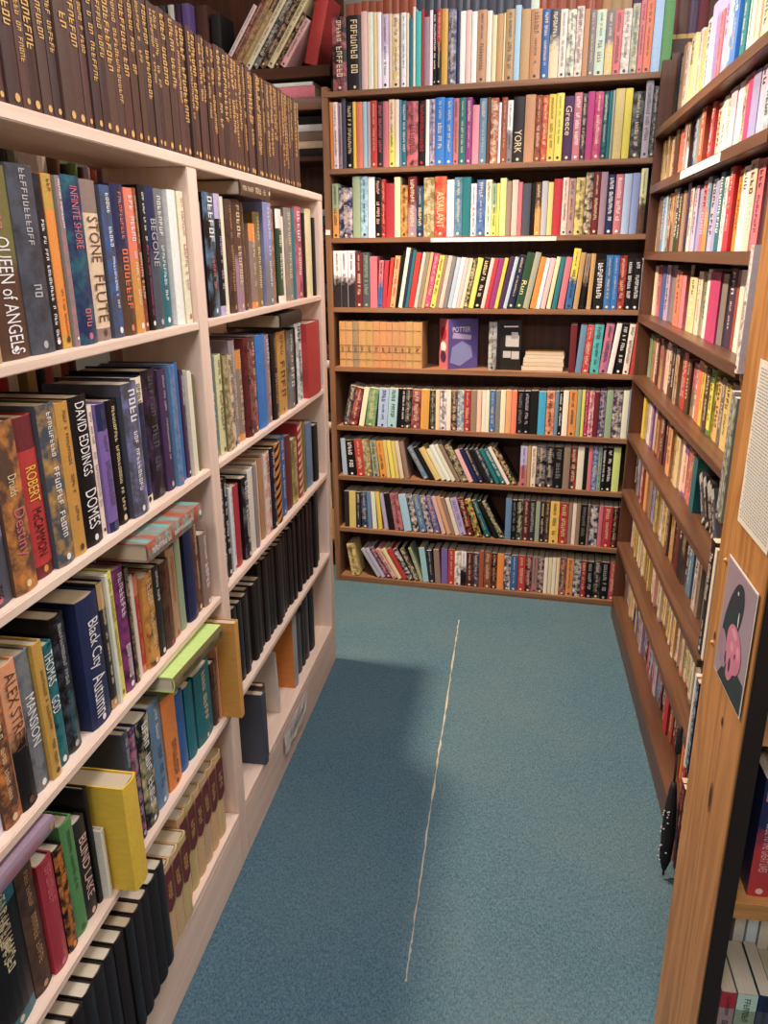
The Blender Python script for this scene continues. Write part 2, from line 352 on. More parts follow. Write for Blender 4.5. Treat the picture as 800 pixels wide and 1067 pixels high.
ROWS = {
 'L1': '''
929|26|271|0|brown|tan|cream|p|
955|28|263|0|tan|brown|charcoal|p|
984|77|258|0|olive|brown|white|s|QUEEN of ANGELS,.36,.97;~,.05,.33,rose
1060|64|263|0|slate|charcoal|silver|m|~,.02,.42;~,.62,.7
1124|25|255|0|black|charcoal|white|m|~,.25,.95
1149|27|257|0|orange|amber|brown|b|~,.03,.1;~,.65,.95
1176|15|256|0|grey|rose|white|m|~,.02,.3
1191|56|259|0|navy|teal|rose|m|INFINITE SHORE,.06,.42;~,.78,.9
1252|54|258|0|cream|taupe|brown|b|STONE,.22,.5;FLUTE,.58,.88
1310|36|253|0|slate|blue|white|m|
1346|50|258|0|navy|brown|coral|s|
1396|36|255|0|coral|amber|white|s|
1432|21|257|0|rust|black|cream|m|
1453|26|264|0|black|magenta|white|p|~,.05,.38;~,.4,.9,magenta
1479|41|264|0|navy|slate|silver|s|BEGONE,.22,.55
1519|52|263|0|grey|teal|white|s|
1577|40|264|0|white|grey|taupe|q|
1620|37|264|0|ivory|rose|rose|p|
''',
 'R1': '''
1727|42|251|0|mauve|grey|white|q|
1768|69|273|0|black|steel|white|m|~,.03,.4;~,.5,.78,rose
1837|40|274|0|black|lilac|lilac|b|
1877|27|270|0|ivory|blush|rose|q|
1905|50|266|0|brown|black|tan|m|
1955|56|269|0|brown|mauve|cream|s|
2011|27|265|0|brown|black|tan|p|
2038|36|253|0|tan|mauve|brown|q|
2074|54|217|0|taupe|orange|cream|b|
2129|61|248|0|olive|taupe|cream|m|
2195|75|276|0|periwinkle|grey|white|s|
2269|44|262|0|tan|rust|rust|m|
2314|61|264|0|forest|white|white|b|
2375|43|246|0|ivory|cream|tan|q|
2418|78|273|0|grey|tan|cream|m|
2496|35|273|0|teal|black|white|q|
2531|98|283|0|rose|maroon|white|m|
2629|39|267|0|black|grey|white|q|
2668|81|282|0|cream|peach|tan|q|
2748|31|257|0|black|grey|white|q|
''',
 'L2': '''
821|40|222|0|black|grey|cream|m|
863|67|229|0|lilac|slate|rose|s|TOR,.86,.95,black;~,.1,.6
930|54|255|0|brown|orange|cream|m|Druids,.3,.42;Destiny,.5,.78,rose
986|54|251|0|red|maroon|amber|b|ROBERT,.30,.52,yellow;McCAMMON,.56,.86,black
1040|49|260|0|slate|amber|white|m|
1089|38|254|0|amber|brown|brown|p|
1127|57|256|0|black|charcoal|white|p|DAVID EDDINGS,.04,.52;DOMES,.62,.88
1185|19|233|0|ivory|grey|charcoal|p|
1206|34|231|0|violet|navy|slate|b|
1242|46|230|0|black|brown|cream|p|~,.05,.9
1289|61|252|0|slate|periwinkle|white|m|
1350|43|254|0|navy|ivory|charcoal|b|
1398|65|260|0|black|plum|slate|m|
1465|37|253|0|plum|black|silver|p|
1505|26|256|0|steel|blue|rose|m|~,.1,.6,rose
1531|39|256|0|blue|navy|white|q|
1570|19|237|0|plum|grey|white|p|
1590|19|233|0|ivory|grey|grey|q|
1609|17|226|0|white|grey|grey|q|
1626|15|219|0|olive|tan|tan|q|
''',
 'R2': '''
1723|46|265|0|blue|steel|white|s|
1773|40|244|0|cream|straw|brown|p|
1813|39|239|0|olive|cream|cream|m|
1852|29|232|0|cream|black|black|m|
1881|43|266|0|mauve|brown|cream|p|
1924|46|237|0|taupe|orange|cream|b|
1971|48|264|0|maroon|black|tan|m|
2019|51|259|0|brown|rose|cream|m|
2070|84|259|0|azure|blue|white|q|
2154|49|253|0|mauve|grey|white|m|
2203|59|251|0|black|brown|tan|p|
2262|108|251|0|amber|brown|brown|p|
2370|78|245|0|grey|black|white|m|
2449|41|246|0|black|grey|white|q|
2489|82|259|0|white|black|black|m|
2573|176|250|0|red|crimson|crimson|q|
''',
 'L3': '''
750|35|237|0|black|slate|cream|m|
786|38|224|0|white|silver|grey|q|
823|38|236|0|brown|orange|cream|m|
861|40|244|0|peach|black|brown|s|ALEX STREET,.06,.6
904|36|239|0|grey|slate|white|m|MANSION,.3,.66
940|25|240|0|amber|brown|brown|p|~,.2,.9,brown
965|36|220|0|teal|black|white|m|THOMAS,.06,.32;GOD,.42,.55
1004|40|250|0|black|slate|silver|m|~,.06,.5;~,.55,.9,teal
1048|20|150|0|amber|brown|brown|q|
1072|68|246|0|navy|blue|white|p|Black City,.18,.55;Autumn,.6,.92
1142|23|252|0|charcoal|tan|cream|b|
1165|10|258|0|ivory|grey|grey|q|
1174|26|256|0|lemon|olive|olive|p|
1200|39|252|0|purple|black|white|m|~,.04,.4;~,.62,.9
1239|14|241|0|charcoal|tan|cream|m|
1253|17|219|0|ivory|rose|rose|q|
1270|23|211|0|red|coral|amber|b|
1293|48|198|0|amber|black|cream|m|
1341|33|199|0|charcoal|navy|white|p|
1375|45|194|0|brown|black|rust|m|
1419|42|207|0|tan|rust|rust|p|~,.1,.6,rust
1461|30|216|0|sage|grey|olive|q|
1504|49|233|0|navy|plum|white|q|
1553|31|231|0|brown|rust|cream|m|
1584|45|182|0|taupe|grey|white|m|
''',
 'R3': '''
1695|55|262|0|grey|black|white|m|
1754|44|264|0|black|charcoal|white|m|
1801|25|230|0|white|red|red|p|
1826|52|224|0|crimson|red|red|q|
1887|49|231|0|black|grey|white|m|
1936|43|240|0|ivory|grey|grey|q|
1979|26|239|0|mauve|rose|white|q|
2005|41|241|0|cream|tan|tan|q|
2046|39|242|0|tan|brown|brown|q|
2086|52|247|0|ivory|coral|maroon|m|
2137|46|250|0|black|navy|white|m|
2183|58|252|0|orange|black|black|/|
2244|70|258|0|blue|white|white|p|
2314|69|245|0|maroon|crimson|tan|q|
2382|72|219|0|olive|lemon|cream|m|
2457|53|260|0|crimson|cream|cream|/|
2520|47|248|0|olive|taupe|cream|q|
2577|83|232|0|steel|slate|silver|q|
2663|62|209|0|black|charcoal|grey|q|
''',
 'L4': '''
631|53|268|0|black|teal|cream|m|
688|49|249|0|black|charcoal|white|p|~,.08,.9
740|80|275|0|black|teal|cream|b|TAD WILLIAMS,.12,.52;~,.05,.6
822|44|247|0|brown|charcoal|tan|m|
867|40|218|0|crimson|rose|rose|p|~,.05,.4,rose
908|28|210|0|black|orange|orange|m|
938|37|234|0|green|lime|forest|p|~,.08,.6,forest
976|37|204|0|charcoal|black|blush|p|BLIND LAKE,.16,.8
1016|14|248|0|black|maroon|grey|q|
1030|13|150|0|ivory|grey|grey|q|
1151|24|265|0|slate|charcoal|silver|m|
1175|28|256|0|navy|rose|silver|m|
1207|55|252|0|black|cream|white|m|
1264|56|251|0|steel|slate|white|p|
1325|65|231|0|orange|brown|brown|p|~,.5,.9,brown
1394|41|200|0|blue|teal|white|q|
1441|46|189|0|teal|black|black|q|
1489|93|193|0|teal|navy|cream|p|
1584|31|173|0|brown|black|tan|m|
1617|12|198|0|peach|brown|brown|p|
''',
 'B0': '''
39.6|62.8|278|0|charcoal|rose|cream|m|
104.4|62.2|281|0|charcoal|cream|cream|t|
149.9|25.7|290|0|blush|black|charcoal|q|
175.8|23.7|287|0|ivory|black|charcoal|q|
197.3|17.0|285|0|cream|black|charcoal|q|
215.5|16.9|283|0|white|black|charcoal|q|
240.1|30.0|274|0|lilac|white|charcoal|s|
262.9|13.1|274|0|cream|black|charcoal|q|
285.1|28.9|272|0|straw|white|charcoal|m|
304.0|6.5|273|0|grey|cream|cream|q|
319.1|21.3|274|0|white|mint|charcoal|m|
336.0|10.2|271|0|ivory|black|charcoal|q|
350.1|15.7|252|0|teal|cream|cream|q|
363.8|9.2|291|0|white|black|charcoal|q|
381.1|23.0|274|0|turquoise|black|charcoal|q|
399.3|11.0|281|0|crimson|cream|cream|q|
416.9|21.9|251|0|mauve|black|charcoal|q|
435.5|12.8|274|0|white|black|charcoal|q|
449.9|13.6|273|0|black|white|white|t|
467.9|20.0|277|0|red|black|cream|s|
491.7|25.3|275|0|amber|black|charcoal|q|
522.2|33.3|273|0|slate|lilac|cream|m|
546.8|13.4|266|0|navy|cream|cream|q|
565.9|22.3|262|0|white|black|charcoal|q|
589.4|22.3|263|0|blush|black|charcoal|q|
612.8|22.2|257|0|white|black|charcoal|q|
643.6|37.1|261|0|tan|black|charcoal|p|
673.5|20.2|256|0|ivory|black|charcoal|q|
694.5|19.3|239|0|cream|black|charcoal|q|
717.5|24.5|241|0|tan|black|charcoal|q|
734.5|7.0|243|0|cream|black|charcoal|q|
756.6|34.9|255|0|tan|black|charcoal|p|
787.0|23.5|266|0|pale_blue|black|charcoal|q|
818.5|37.2|251|0|tan|black|charcoal|q|
859.8|42.9|248|0|tan|black|charcoal|p|
897.4|29.9|245|0|blue|cream|cream|p|
932.2|37.4|244|0|slate|cream|cream|s|
966.0|27.9|240|0|ivory|black|charcoal|p|
997.1|31.9|237|0|ivory|charcoal|charcoal|m|
1028.5|28.4|246|0|ivory|grey|charcoal|m|
1054.7|21.7|235|0|tan|black|charcoal|q|
1078.0|22.4|229|0|grey|cream|cream|p|
1108.9|37.2|229|0|mint|cream|charcoal|m|
1143.9|30.4|222|0|grey|straw|cream|s|
1175.0|29.4|222|0|rose|black|charcoal|p|
1206.7|31.7|225|0|ivory|sage|charcoal|m|
1237.9|28.3|240|0|sage|cream|charcoal|m|
1263.4|20.1|247|0|rose|black|charcoal|p|
1289.1|28.9|247|0|coral|black|charcoal|p|
1321.5|33.5|249|0|pale_blue|black|charcoal|q|
1358.5|38.1|249|0|green|cream|cream|q|
''',
 'B1': '''
-5.2|15.0|266|0|orange|black|charcoal|q|
13.9|20.8|265|0|white|blush|charcoal|m|
33.3|15.8|262|0|mauve|black|charcoal|p|
51.3|17.7|285|0|slate|cream|cream|q|
76.5|30.4|262|0|black|cream|cream|t|
99.8|13.7|262|0|yellow|black|charcoal|q|
122.4|29.2|261|0|coral|black|charcoal|q|
147.0|17.5|260|0|pale_blue|black|charcoal|q|
164.2|14.5|259|0|silver|black|charcoal|q|
186.6|28.0|262|0|red|cream|cream|p|
214.3|25.0|258|0|charcoal|rose|rose|t|
240.0|23.9|257|0|rose|black|charcoal|q|
266.0|25.8|263|0|cream|lemon|charcoal|s|
289.6|19.0|261|0|ivory|black|charcoal|q|
305.1|9.5|259|0|steel|cream|cream|q|
320.5|18.9|256|0|teal|white|white|t|
356.1|49.9|252|0|rose|black|charcoal|m|
398.2|31.8|252|0|black|red|red|t|
422.7|14.9|255|0|white|black|charcoal|q|
443.0|23.2|256|0|lilac|navy|charcoal|m|
476.2|40.7|260|0|azure|cream|cream|p|
515.2|34.9|257|0|azure|cream|cream|p|
545.3|22.9|253|0|rose|black|charcoal|p|
571.7|27.4|254|0|teal|cream|cream|p|
599.3|25.4|254|0|purple|cream|cream|p|
627.6|28.9|225|0|pink|black|charcoal|q|
658.2|29.7|248|0|steel|cream|cream|p|
680.9|13.5|250|0|brown|cream|cream|q|
705.4|33.1|247|0|rust|cream|cream|m|
728.5|10.7|229|0|white|black|charcoal|q|
746.2|22.3|247|0|rust|cream|cream|p|
769.7|22.3|235|0|white|grey|charcoal|s|
805.5|46.9|247|0|charcoal|white|cream|q|YORK,.5,.85
850.8|41.3|251|0|tan|black|charcoal|q|
885.8|26.2|248|0|rust|maroon|cream|m|
911.9|23.5|246|0|red|amber|cream|m|
939.1|28.6|248|0|yellow|black|charcoal|p|
969.7|30.2|251|0|lemon|black|charcoal|p|
1005.4|38.6|239|0|plum|rose|cream|p|Greece,.15,.6
1040.8|29.9|249|0|rose|white|white|t|
1066.7|19.6|244|0|black|grey|cream|m|
1091.3|27.1|251|0|magenta|cream|cream|q|
1122.1|32.0|249|0|magenta|rose|cream|m|
1149.3|20.1|248|0|teal|black|cream|m|
1166.5|11.7|248|0|teal|cream|cream|q|
1178.6|10.0|250|0|sage|black|charcoal|q|
1202.3|35.0|255|0|straw|black|charcoal|q|
1235.5|29.0|255|0|yellow|black|charcoal|q|
1273.8|45.3|241|0|charcoal|grey|cream|m|
1311.6|27.8|281|0|silver|charcoal|charcoal|t|
1338.1|22.8|257|0|charcoal|grey|cream|m|
1362.9|24.4|256|0|ivory|black|charcoal|p|
''',
 'B2': '''
4.2|29.4|228|0|sage|amber|charcoal|s|
51.8|62.6|210|0|navy|white|cream|m|
102.5|35.2|255|0|sage|black|charcoal|q|
138.3|34.0|254|0|pale_blue|steel|charcoal|m|
171.9|30.8|251|0|white|black|charcoal|q|
202.3|27.6|248|0|black|blush|blush|t|
226.4|18.3|240|0|red|black|cream|m|
256.1|38.5|223|0|crimson|cream|cream|q|
290.1|27.2|247|0|cream|black|charcoal|q|
320.5|31.1|214|0|amber|brown|charcoal|m|
356.8|39.0|247|0|maroon|mauve|cream|s|
392.4|29.8|208|0|navy|teal|cream|m|
432.3|47.5|241|0|olive|cream|cream|m|
482.8|51.1|244|0|red|orange|cream|m|ASSAILANT,.25,.85
525.9|32.2|230|0|white|black|charcoal|q|
560.2|34.0|238|0|steel|teal|cream|m|
596.4|35.8|238|0|teal|cream|cream|q|
627.5|24.1|212|0|white|lilac|charcoal|m|
658.9|36.4|226|0|blue|steel|cream|m|
691.2|25.7|225|0|ivory|black|charcoal|p|
715.7|20.9|210|0|sage|lemon|charcoal|s|
733.0|11.4|210|0|lemon|black|charcoal|q|
753.2|26.5|229|0|lime|black|charcoal|q|
778.4|21.7|217|0|taupe|black|charcoal|q|
803.1|25.4|221|0|blush|black|charcoal|q|
825.4|16.8|212|0|rose|black|charcoal|q|
852.3|34.5|206|0|slate|cream|cream|q|
879.1|16.7|206|0|black|cream|cream|q|
901.2|25.0|209|0|brown|amber|cream|s|
927.3|24.9|213|0|silver|black|charcoal|q|
951.6|21.1|208|0|straw|black|charcoal|q|
980.7|34.8|220|0|crimson|cream|cream|q|
1011.6|24.6|224|0|blush|white|charcoal|m|
1038.8|27.2|220|0|mauve|tan|charcoal|m|
1071.6|36.1|222|0|straw|brown|charcoal|m|
1106.6|31.5|241|0|charcoal|cream|cream|m|
1137.0|26.8|242|0|maroon|cream|cream|p|
1165.0|26.7|241|0|mauve|black|charcoal|q|
1195.1|31.0|230|0|navy|white|white|t|
1227.2|30.9|230|0|rose|white|white|t|
1259.3|30.8|231|0|pale_blue|black|charcoal|q|
1291.1|30.6|233|0|periwinkle|black|charcoal|q|
1320.7|26.1|249|0|cream|brown|charcoal|s|
''',
 'B3': '''
5.0|34.8|250|0|white|charcoal|charcoal|s|
39.1|31.0|250|0|white|charcoal|charcoal|s|
72.8|34.0|250|0|white|charcoal|charcoal|s|
107.4|32.8|242|0|maroon|cream|cream|p|
141.8|33.6|242|0|slate|sage|sage|t|
177.1|34.5|225|0|rose|black|charcoal|q|
205.5|20.2|207|3|rose|blue|charcoal|s|
226.5|19.6|205|4|crimson|cream|cream|q|
245.2|15.6|217|6|red|cream|cream|q|
266.0|23.3|226|7|peach|rust|rust|t|
285.7|13.5|247|9|black|cream|cream|q|
302.0|16.3|262|9|ivory|black|charcoal|q|
317.7|12.4|237|9|navy|cream|cream|q|
331.9|13.4|252|9|teal|cream|cream|q|
352.1|23.8|241|9|red|cream|cream|q|
373.4|16.1|242|10|silver|black|charcoal|q|
391.4|17.0|242|10|taupe|black|charcoal|q|
407.9|13.2|242|10|peach|black|charcoal|q|
427.4|22.5|237|11|magenta|rose|cream|m|
451.9|23.3|229|11|lemon|black|charcoal|p|
471.9|14.0|229|11|taupe|black|charcoal|q|
489.8|18.6|227|11|blush|black|charcoal|q|
508.9|16.7|222|11|grey|cream|cream|q|
529.0|20.3|219|11|pale_blue|black|charcoal|q|
548.9|16.6|219|11|white|black|charcoal|q|
567.0|16.5|217|11|blush|black|charcoal|q|
584.5|15.6|215|11|cream|black|charcoal|q|
602.5|17.4|214|11|black|cream|cream|m|
624.8|23.7|216|11|lemon|black|charcoal|q|
653.9|30.8|215|11|black|cream|cream|t|
678.8|16.3|216|11|blush|black|charcoal|q|
697.0|17.1|214|11|crimson|cream|cream|q|
718.5|22.5|213|11|purple|cream|cream|q|
738.8|15.3|216|11|yellow|black|charcoal|q|
758.3|20.5|220|12|plum|cream|cream|q|
778.1|16.0|221|12|pale_blue|black|charcoal|q|
802.3|28.4|226|12|navy|black|cream|m|
838.6|32.8|237|11|forest|cream|cream|q|Run,.5,.75
868.9|24.7|238|11|sage|black|charcoal|q|
899.0|24.7|218|10|orange|black|charcoal|q|
921.1|16.7|214|10|white|black|charcoal|q|
942.0|21.9|213|10|blush|black|charcoal|q|
966.8|17.5|218|9|cream|black|charcoal|q|
990.9|20.1|217|8|teal|cream|cream|q|
1019.1|26.2|216|7|rose|black|charcoal|q|
1051.7|28.8|250|6|yellow|blue|charcoal|s|
1081.9|20.9|234|5|tan|black|charcoal|q|
1108.0|20.8|229|4|taupe|black|charcoal|s|
1136.9|18.7|229|2|tan|black|charcoal|q|
1175.7|42.5|202|0|black|white|white|t|
1212.2|28.2|222|0|blue|azure|cream|m|
1239.8|24.6|221|0|azure|blue|cream|m|
1267.8|28.9|219|0|red|black|cream|m|
1297.3|27.9|206|0|black|white|white|t|
1327.6|30.3|205|0|black|white|white|t|
1360.3|32.8|210|0|white|black|charcoal|q|
''',
 'B4': '''
1083.5|27.6|209|0|maroon|cream|cream|q|
1112.0|26.7|207|4|steel|cream|cream|q|
1141.8|29.3|207|4|red|rose|cream|m|
1180.3|38.1|209|3|turquoise|steel|charcoal|m|
1218.1|35.0|213|5|rose|violet|charcoal|m|
1247.6|21.7|217|7|white|black|charcoal|q|
1282.1|29.5|214|5|black|white|white|t|
1313.9|24.2|214|4|ivory|black|black|t|
1349.2|36.3|219|3|red|cream|cream|q|
''',
 'B5': '''
27.1|30.2|197|13|charcoal|grey|cream|m|
64.4|38.0|188|13|maroon|rose|cream|m|
107.0|24.9|189|10|ivory|black|charcoal|q|
150.9|46.3|186|8|green|sage|cream|m|
211.5|47.2|187|4|pale_blue|black|charcoal|p|
258.6|44.3|189|4|pale_blue|black|charcoal|p|
293.3|16.3|189|3|black|cream|cream|q|
311.8|18.1|189|3|black|white|white|t|
336.5|28.9|190|3|black|grey|cream|m|
373.3|42.2|186|3|maroon|rose|cream|m|
418.9|40.2|188|2|amber|black|charcoal|q|
459.1|24.9|187|0|black|grey|cream|m|
482.5|19.5|188|0|cream|black|charcoal|q|
508.9|30.9|188|0|white|navy|charcoal|m|
535.7|20.3|189|0|ivory|black|charcoal|q|
561.1|28.1|188|0|charcoal|tan|cream|m|
591.6|30.6|190|0|steel|white|cream|m|
623.4|30.5|191|0|red|maroon|cream|m|
653.7|27.7|192|0|taupe|black|charcoal|q|
678.7|19.9|193|0|blush|black|charcoal|q|
698.9|18.1|193|0|ivory|black|charcoal|q|
717.7|17.2|194|0|ivory|black|charcoal|q|
740.4|25.7|195|0|blue|steel|cream|m|
765.1|21.4|195|0|grey|cream|cream|q|
788.5|23.0|198|0|ivory|black|charcoal|q|
813.9|25.5|199|0|peach|black|charcoal|q|
839.7|23.7|198|0|coral|black|charcoal|q|
867.5|29.5|197|0|black|grey|grey|t|
897.3|27.7|198|0|black|lilac|lilac|t|
929.9|35.1|201|0|black|cream|cream|q|
965.3|33.3|198|0|cyan|black|charcoal|q|
1001.8|37.3|202|0|peach|rust|charcoal|m|
1029.9|16.5|203|0|steel|cream|cream|q|
1047.5|16.5|203|0|black|white|white|t|
1069.3|24.6|206|0|ivory|black|charcoal|q|
1100.3|35.1|207|0|orange|tan|charcoal|m|
1128.1|17.9|210|0|sage|black|charcoal|q|
1145.5|14.6|210|0|lemon|black|charcoal|q|
1162.1|16.2|207|0|magenta|black|cream|m|
1182.3|21.8|208|0|rose|white|charcoal|m|
1204.5|20.1|206|0|maroon|cream|cream|q|
1229.8|28.1|207|0|navy|lilac|cream|m|
1259.1|28.0|212|0|sage|black|charcoal|q|
1294.1|39.8|212|0|plum|white|cream|m|
1327.9|25.3|215|0|ivory|black|charcoal|q|
1359.9|36.3|218|0|periwinkle|black|charcoal|p|
''',
 'B6': '''
18.5|24.2|185|-3|pale_blue|black|charcoal|q|
55.9|42.2|177|-4|black|white|white|t|
101.4|40.0|184|-5|red|cream|cream|p|
141.3|37.0|186|-5|olive|cream|cream|m|
180.4|32.2|183|-6|sage|olive|charcoal|m|
217.0|32.0|182|-7|orange|amber|charcoal|m|
243.6|18.2|187|-7|straw|black|charcoal|q|
267.3|19.9|188|-8|lemon|black|charcoal|q|
287.7|18.1|186|-8|straw|black|charcoal|q|
311.2|19.8|187|-9|cream|black|charcoal|q|
336.9|22.4|186|-10|taupe|black|charcoal|q|
430.7|25.1|176|-29|steel|grey|cream|m|
460.2|23.4|178|-29|black|cream|cream|q|
489.6|24.9|174|-29|straw|black|charcoal|q|
517.9|21.9|170|-28|ivory|black|charcoal|q|
543.3|20.3|193|-28|white|black|charcoal|q|
566.7|18.7|197|-28|ivory|black|charcoal|q|
589.2|18.6|198|-28|taupe|black|charcoal|q|
619.5|31.9|195|-27|charcoal|cream|cream|m|
651.4|21.1|171|-26|blush|black|charcoal|q|
675.4|19.5|178|-26|navy|cream|cream|q|
700.9|19.4|179|-26|navy|black|cream|m|
728.1|21.5|181|-27|black|cream|cream|q|
753.0|20.7|185|-27|black|steel|cream|m|
779.5|17.4|186|-28|teal|cream|cream|q|
805.5|20.9|186|-29|teal|white|white|t|
828.6|16.4|201|-29|ivory|black|charcoal|q|
856.1|25.0|202|-30|black|straw|cream|m|
895.4|32.0|194|0|lilac|rose|charcoal|s|
920.4|15.5|195|0|tan|black|charcoal|q|
941.0|23.2|196|0|ivory|grey|grey|t|
975.2|42.9|195|0|black|silver|cream|m|
1014.9|34.1|197|0|black|grey|cream|m|
1054.3|42.4|198|0|black|grey|grey|t|
1091.5|29.5|200|0|taupe|black|charcoal|q|
1122.2|29.4|199|0|charcoal|red|cream|m|
1152.7|29.3|203|0|ivory|black|charcoal|q|
1176.9|16.7|202|0|black|cream|cream|q|
1195.6|18.3|203|0|rose|black|charcoal|q|
1217.6|23.2|204|0|blue|lilac|cream|m|
1238.7|16.6|203|0|sage|steel|charcoal|m|
1257.2|18.2|204|0|black|white|white|t|
1281.1|27.2|205|0|black|white|white|t|
1311.5|31.1|207|0|lime|black|charcoal|q|
''',
 'B7': '''
21.8|24.7|189|0|charcoal|cream|cream|q|
52.7|34.5|191|0|straw|black|charcoal|q|
83.4|24.5|188|0|charcoal|navy|cream|m|
118.0|29.3|191|-2|navy|steel|cream|m|
143.6|19.5|193|-2|steel|cream|cream|q|
169.1|22.3|194|-3|ivory|black|charcoal|q|
198.3|20.4|196|-5|yellow|black|charcoal|q|
229.3|19.4|190|-8|lilac|black|charcoal|q|
258.3|29.4|192|-9|black|cream|cream|q|
296.1|43.4|193|-9|rose|brown|charcoal|m|
341.9|38.0|192|-10|pale_blue|black|charcoal|q|
383.8|28.6|196|-12|charcoal|white|cream|m|
419.5|32.4|194|-13|steel|blue|cream|m|
456.0|29.7|194|-14|navy|white|cream|m|
490.3|27.9|195|-15|blue|rose|cream|m|
523.2|19.6|197|-17|blush|black|charcoal|q|
548.8|20.2|200|-18|peach|black|charcoal|q|
570.5|18.6|196|-18|taupe|black|charcoal|q|
591.5|19.5|194|-17|ivory|black|charcoal|q|
618.5|31.2|194|-16|lilac|violet|violet|t|
654.0|34.9|195|-16|black|red|cream|m|
696.3|30.5|196|-18|black|yellow|cream|m|
740.3|23.7|198|-22|teal|black|cream|m|
783.3|18.5|204|-27|black|cream|cream|q|
810.7|22.4|204|-28|black|cream|cream|m|
835.2|28.6|206|0|steel|cream|cream|q|
863.2|25.0|203|0|black|grey|grey|t|
890.2|26.7|205|0|black|sage|cream|m|
918.9|28.3|205|0|maroon|black|cream|m|
948.4|28.2|204|0|charcoal|silver|silver|t|
973.8|20.2|203|0|sage|black|charcoal|q|
996.1|21.9|205|0|black|plum|cream|m|
1019.1|21.9|206|0|brown|black|cream|m|
1052.2|41.8|209|0|yellow|straw|charcoal|m|
1094.6|40.7|205|0|red|maroon|cream|m|
1124.8|17.2|205|0|taupe|black|charcoal|q|
1143.2|17.2|206|0|ivory|black|charcoal|q|
1161.6|17.2|205|0|taupe|black|charcoal|q|
1186.3|29.9|202|0|black|grey|grey|t|
1208.1|11.1|204|0|taupe|black|charcoal|m|
1233.5|37.4|201|0|navy|white|cream|m|
1262.8|18.6|203|0|rose|black|charcoal|q|
1293.9|41.3|201|0|crimson|cream|cream|p|
1327.2|22.7|200|0|black|rust|cream|m|
1347.2|15.1|200|0|black|cream|cream|q|
''',
 'B8': '''
62.3|41.7|171|-9|straw|black|charcoal|m|
188.0|17.4|171|-31|silver|black|charcoal|q|
211.5|18.9|173|-31|lilac|black|charcoal|q|
241.1|26.7|180|-31|plum|rose|cream|m|
272.2|21.2|179|-31|pink|cream|charcoal|m|
298.6|19.7|180|-30|cream|black|charcoal|q|
326.3|23.8|181|-29|red|cream|cream|q|
357.6|25.6|182|-28|black|white|cream|m|
388.7|24.3|183|-26|charcoal|cream|cream|m|
411.7|13.5|188|-20|sage|cream|charcoal|m|
435.6|28.4|184|-8|pale_blue|black|charcoal|q|
466.4|26.6|172|-6|charcoal|navy|cream|m|
497.1|28.4|180|-4|taupe|black|charcoal|q|
529.2|31.3|187|-1|violet|cream|cream|q|
562.6|33.1|188|0|red|cream|cream|p|
595.4|30.2|180|0|white|maroon|charcoal|m|
624.8|26.3|183|0|white|black|charcoal|s|
655.5|32.7|181|0|maroon|black|cream|m|
687.1|28.0|182|0|navy|grey|cream|m|
713.9|23.2|196|0|rust|cream|cream|q|
744.3|35.3|192|0|rust|brown|cream|m|
777.0|27.7|190|0|black|rust|cream|m|
808.2|32.2|188|0|orange|black|charcoal|q|
841.5|32.1|191|0|navy|white|cream|m|
874.7|31.9|187|0|blue|cream|cream|p|
910.1|36.4|187|0|red|cream|cream|p|
945.3|31.7|187|0|black|rose|cream|m|
974.9|25.2|188|0|taupe|rose|charcoal|m|
1003.1|28.7|190|0|charcoal|blush|cream|m|
1027.7|17.9|187|0|ivory|black|charcoal|q|
1046.7|17.9|189|0|cream|black|charcoal|q|
1065.8|17.8|191|0|ivory|black|charcoal|q|
1083.9|16.0|193|0|cream|black|charcoal|q|
1108.2|30.1|195|0|brown|rose|cream|m|
1141.2|33.6|193|0|orange|tan|charcoal|m|
1175.5|32.5|188|0|navy|white|cream|m|
1205.2|24.5|189|0|crimson|black|cream|m|
1234.8|32.3|187|0|black|silver|silver|t|
1268.7|33.0|190|0|black|grey|cream|m|
1304.5|36.3|190|0|black|silver|silver|t|
1339.4|31.0|192|0|red|rose|cream|m|
''',
 'G0': '''
119.0|56.5|227|0|black|grey|white|q|
178.5|59.6|211|0|grey|ivory|white|p|
240.3|61.0|233|0|tan|straw|charcoal|q|
304.7|64.8|210|0|ivory|black|charcoal|p|
368.3|59.5|233|0|straw|steel|charcoal|q|
431.7|64.3|211|0|cream|ivory|charcoal|p|
485.9|41.0|221|0|ivory|blush|charcoal|m|
534.0|52.4|211|0|straw|white|charcoal|q|
594.1|64.8|224|0|white|cream|charcoal|p|
656.6|57.2|225|0|ivory|straw|charcoal|p|
718.6|63.7|233|0|lilac|grey|charcoal|q|
773.5|43.2|201|0|rose|lilac|charcoal|p|
822.8|52.5|213|0|lilac|white|charcoal|p|
873.9|46.7|216|0|steel|white|white|m|
925.9|54.4|204|0|pale_blue|rose|charcoal|q|
982.2|55.2|218|0|azure|straw|white|p|
1031.6|40.6|227|0|green|teal|white|s|
1076.4|45.9|230|0|teal|ivory|white|b|
1124.6|47.5|233|0|mint|grey|charcoal|p|
1181.9|64.1|218|0|blush|tan|charcoal|p|
1245.5|60.2|210|0|cream|lilac|charcoal|p|
1299.3|44.4|211|0|taupe|rose|charcoal|m|
1353.5|61.0|228|0|blush|lilac|charcoal|q|
1407.5|43.8|225|0|rose|taupe|charcoal|m|
1459.1|56.3|225|0|white|lilac|charcoal|q|
1510.5|43.5|201|0|ivory|tan|charcoal|p|
''',
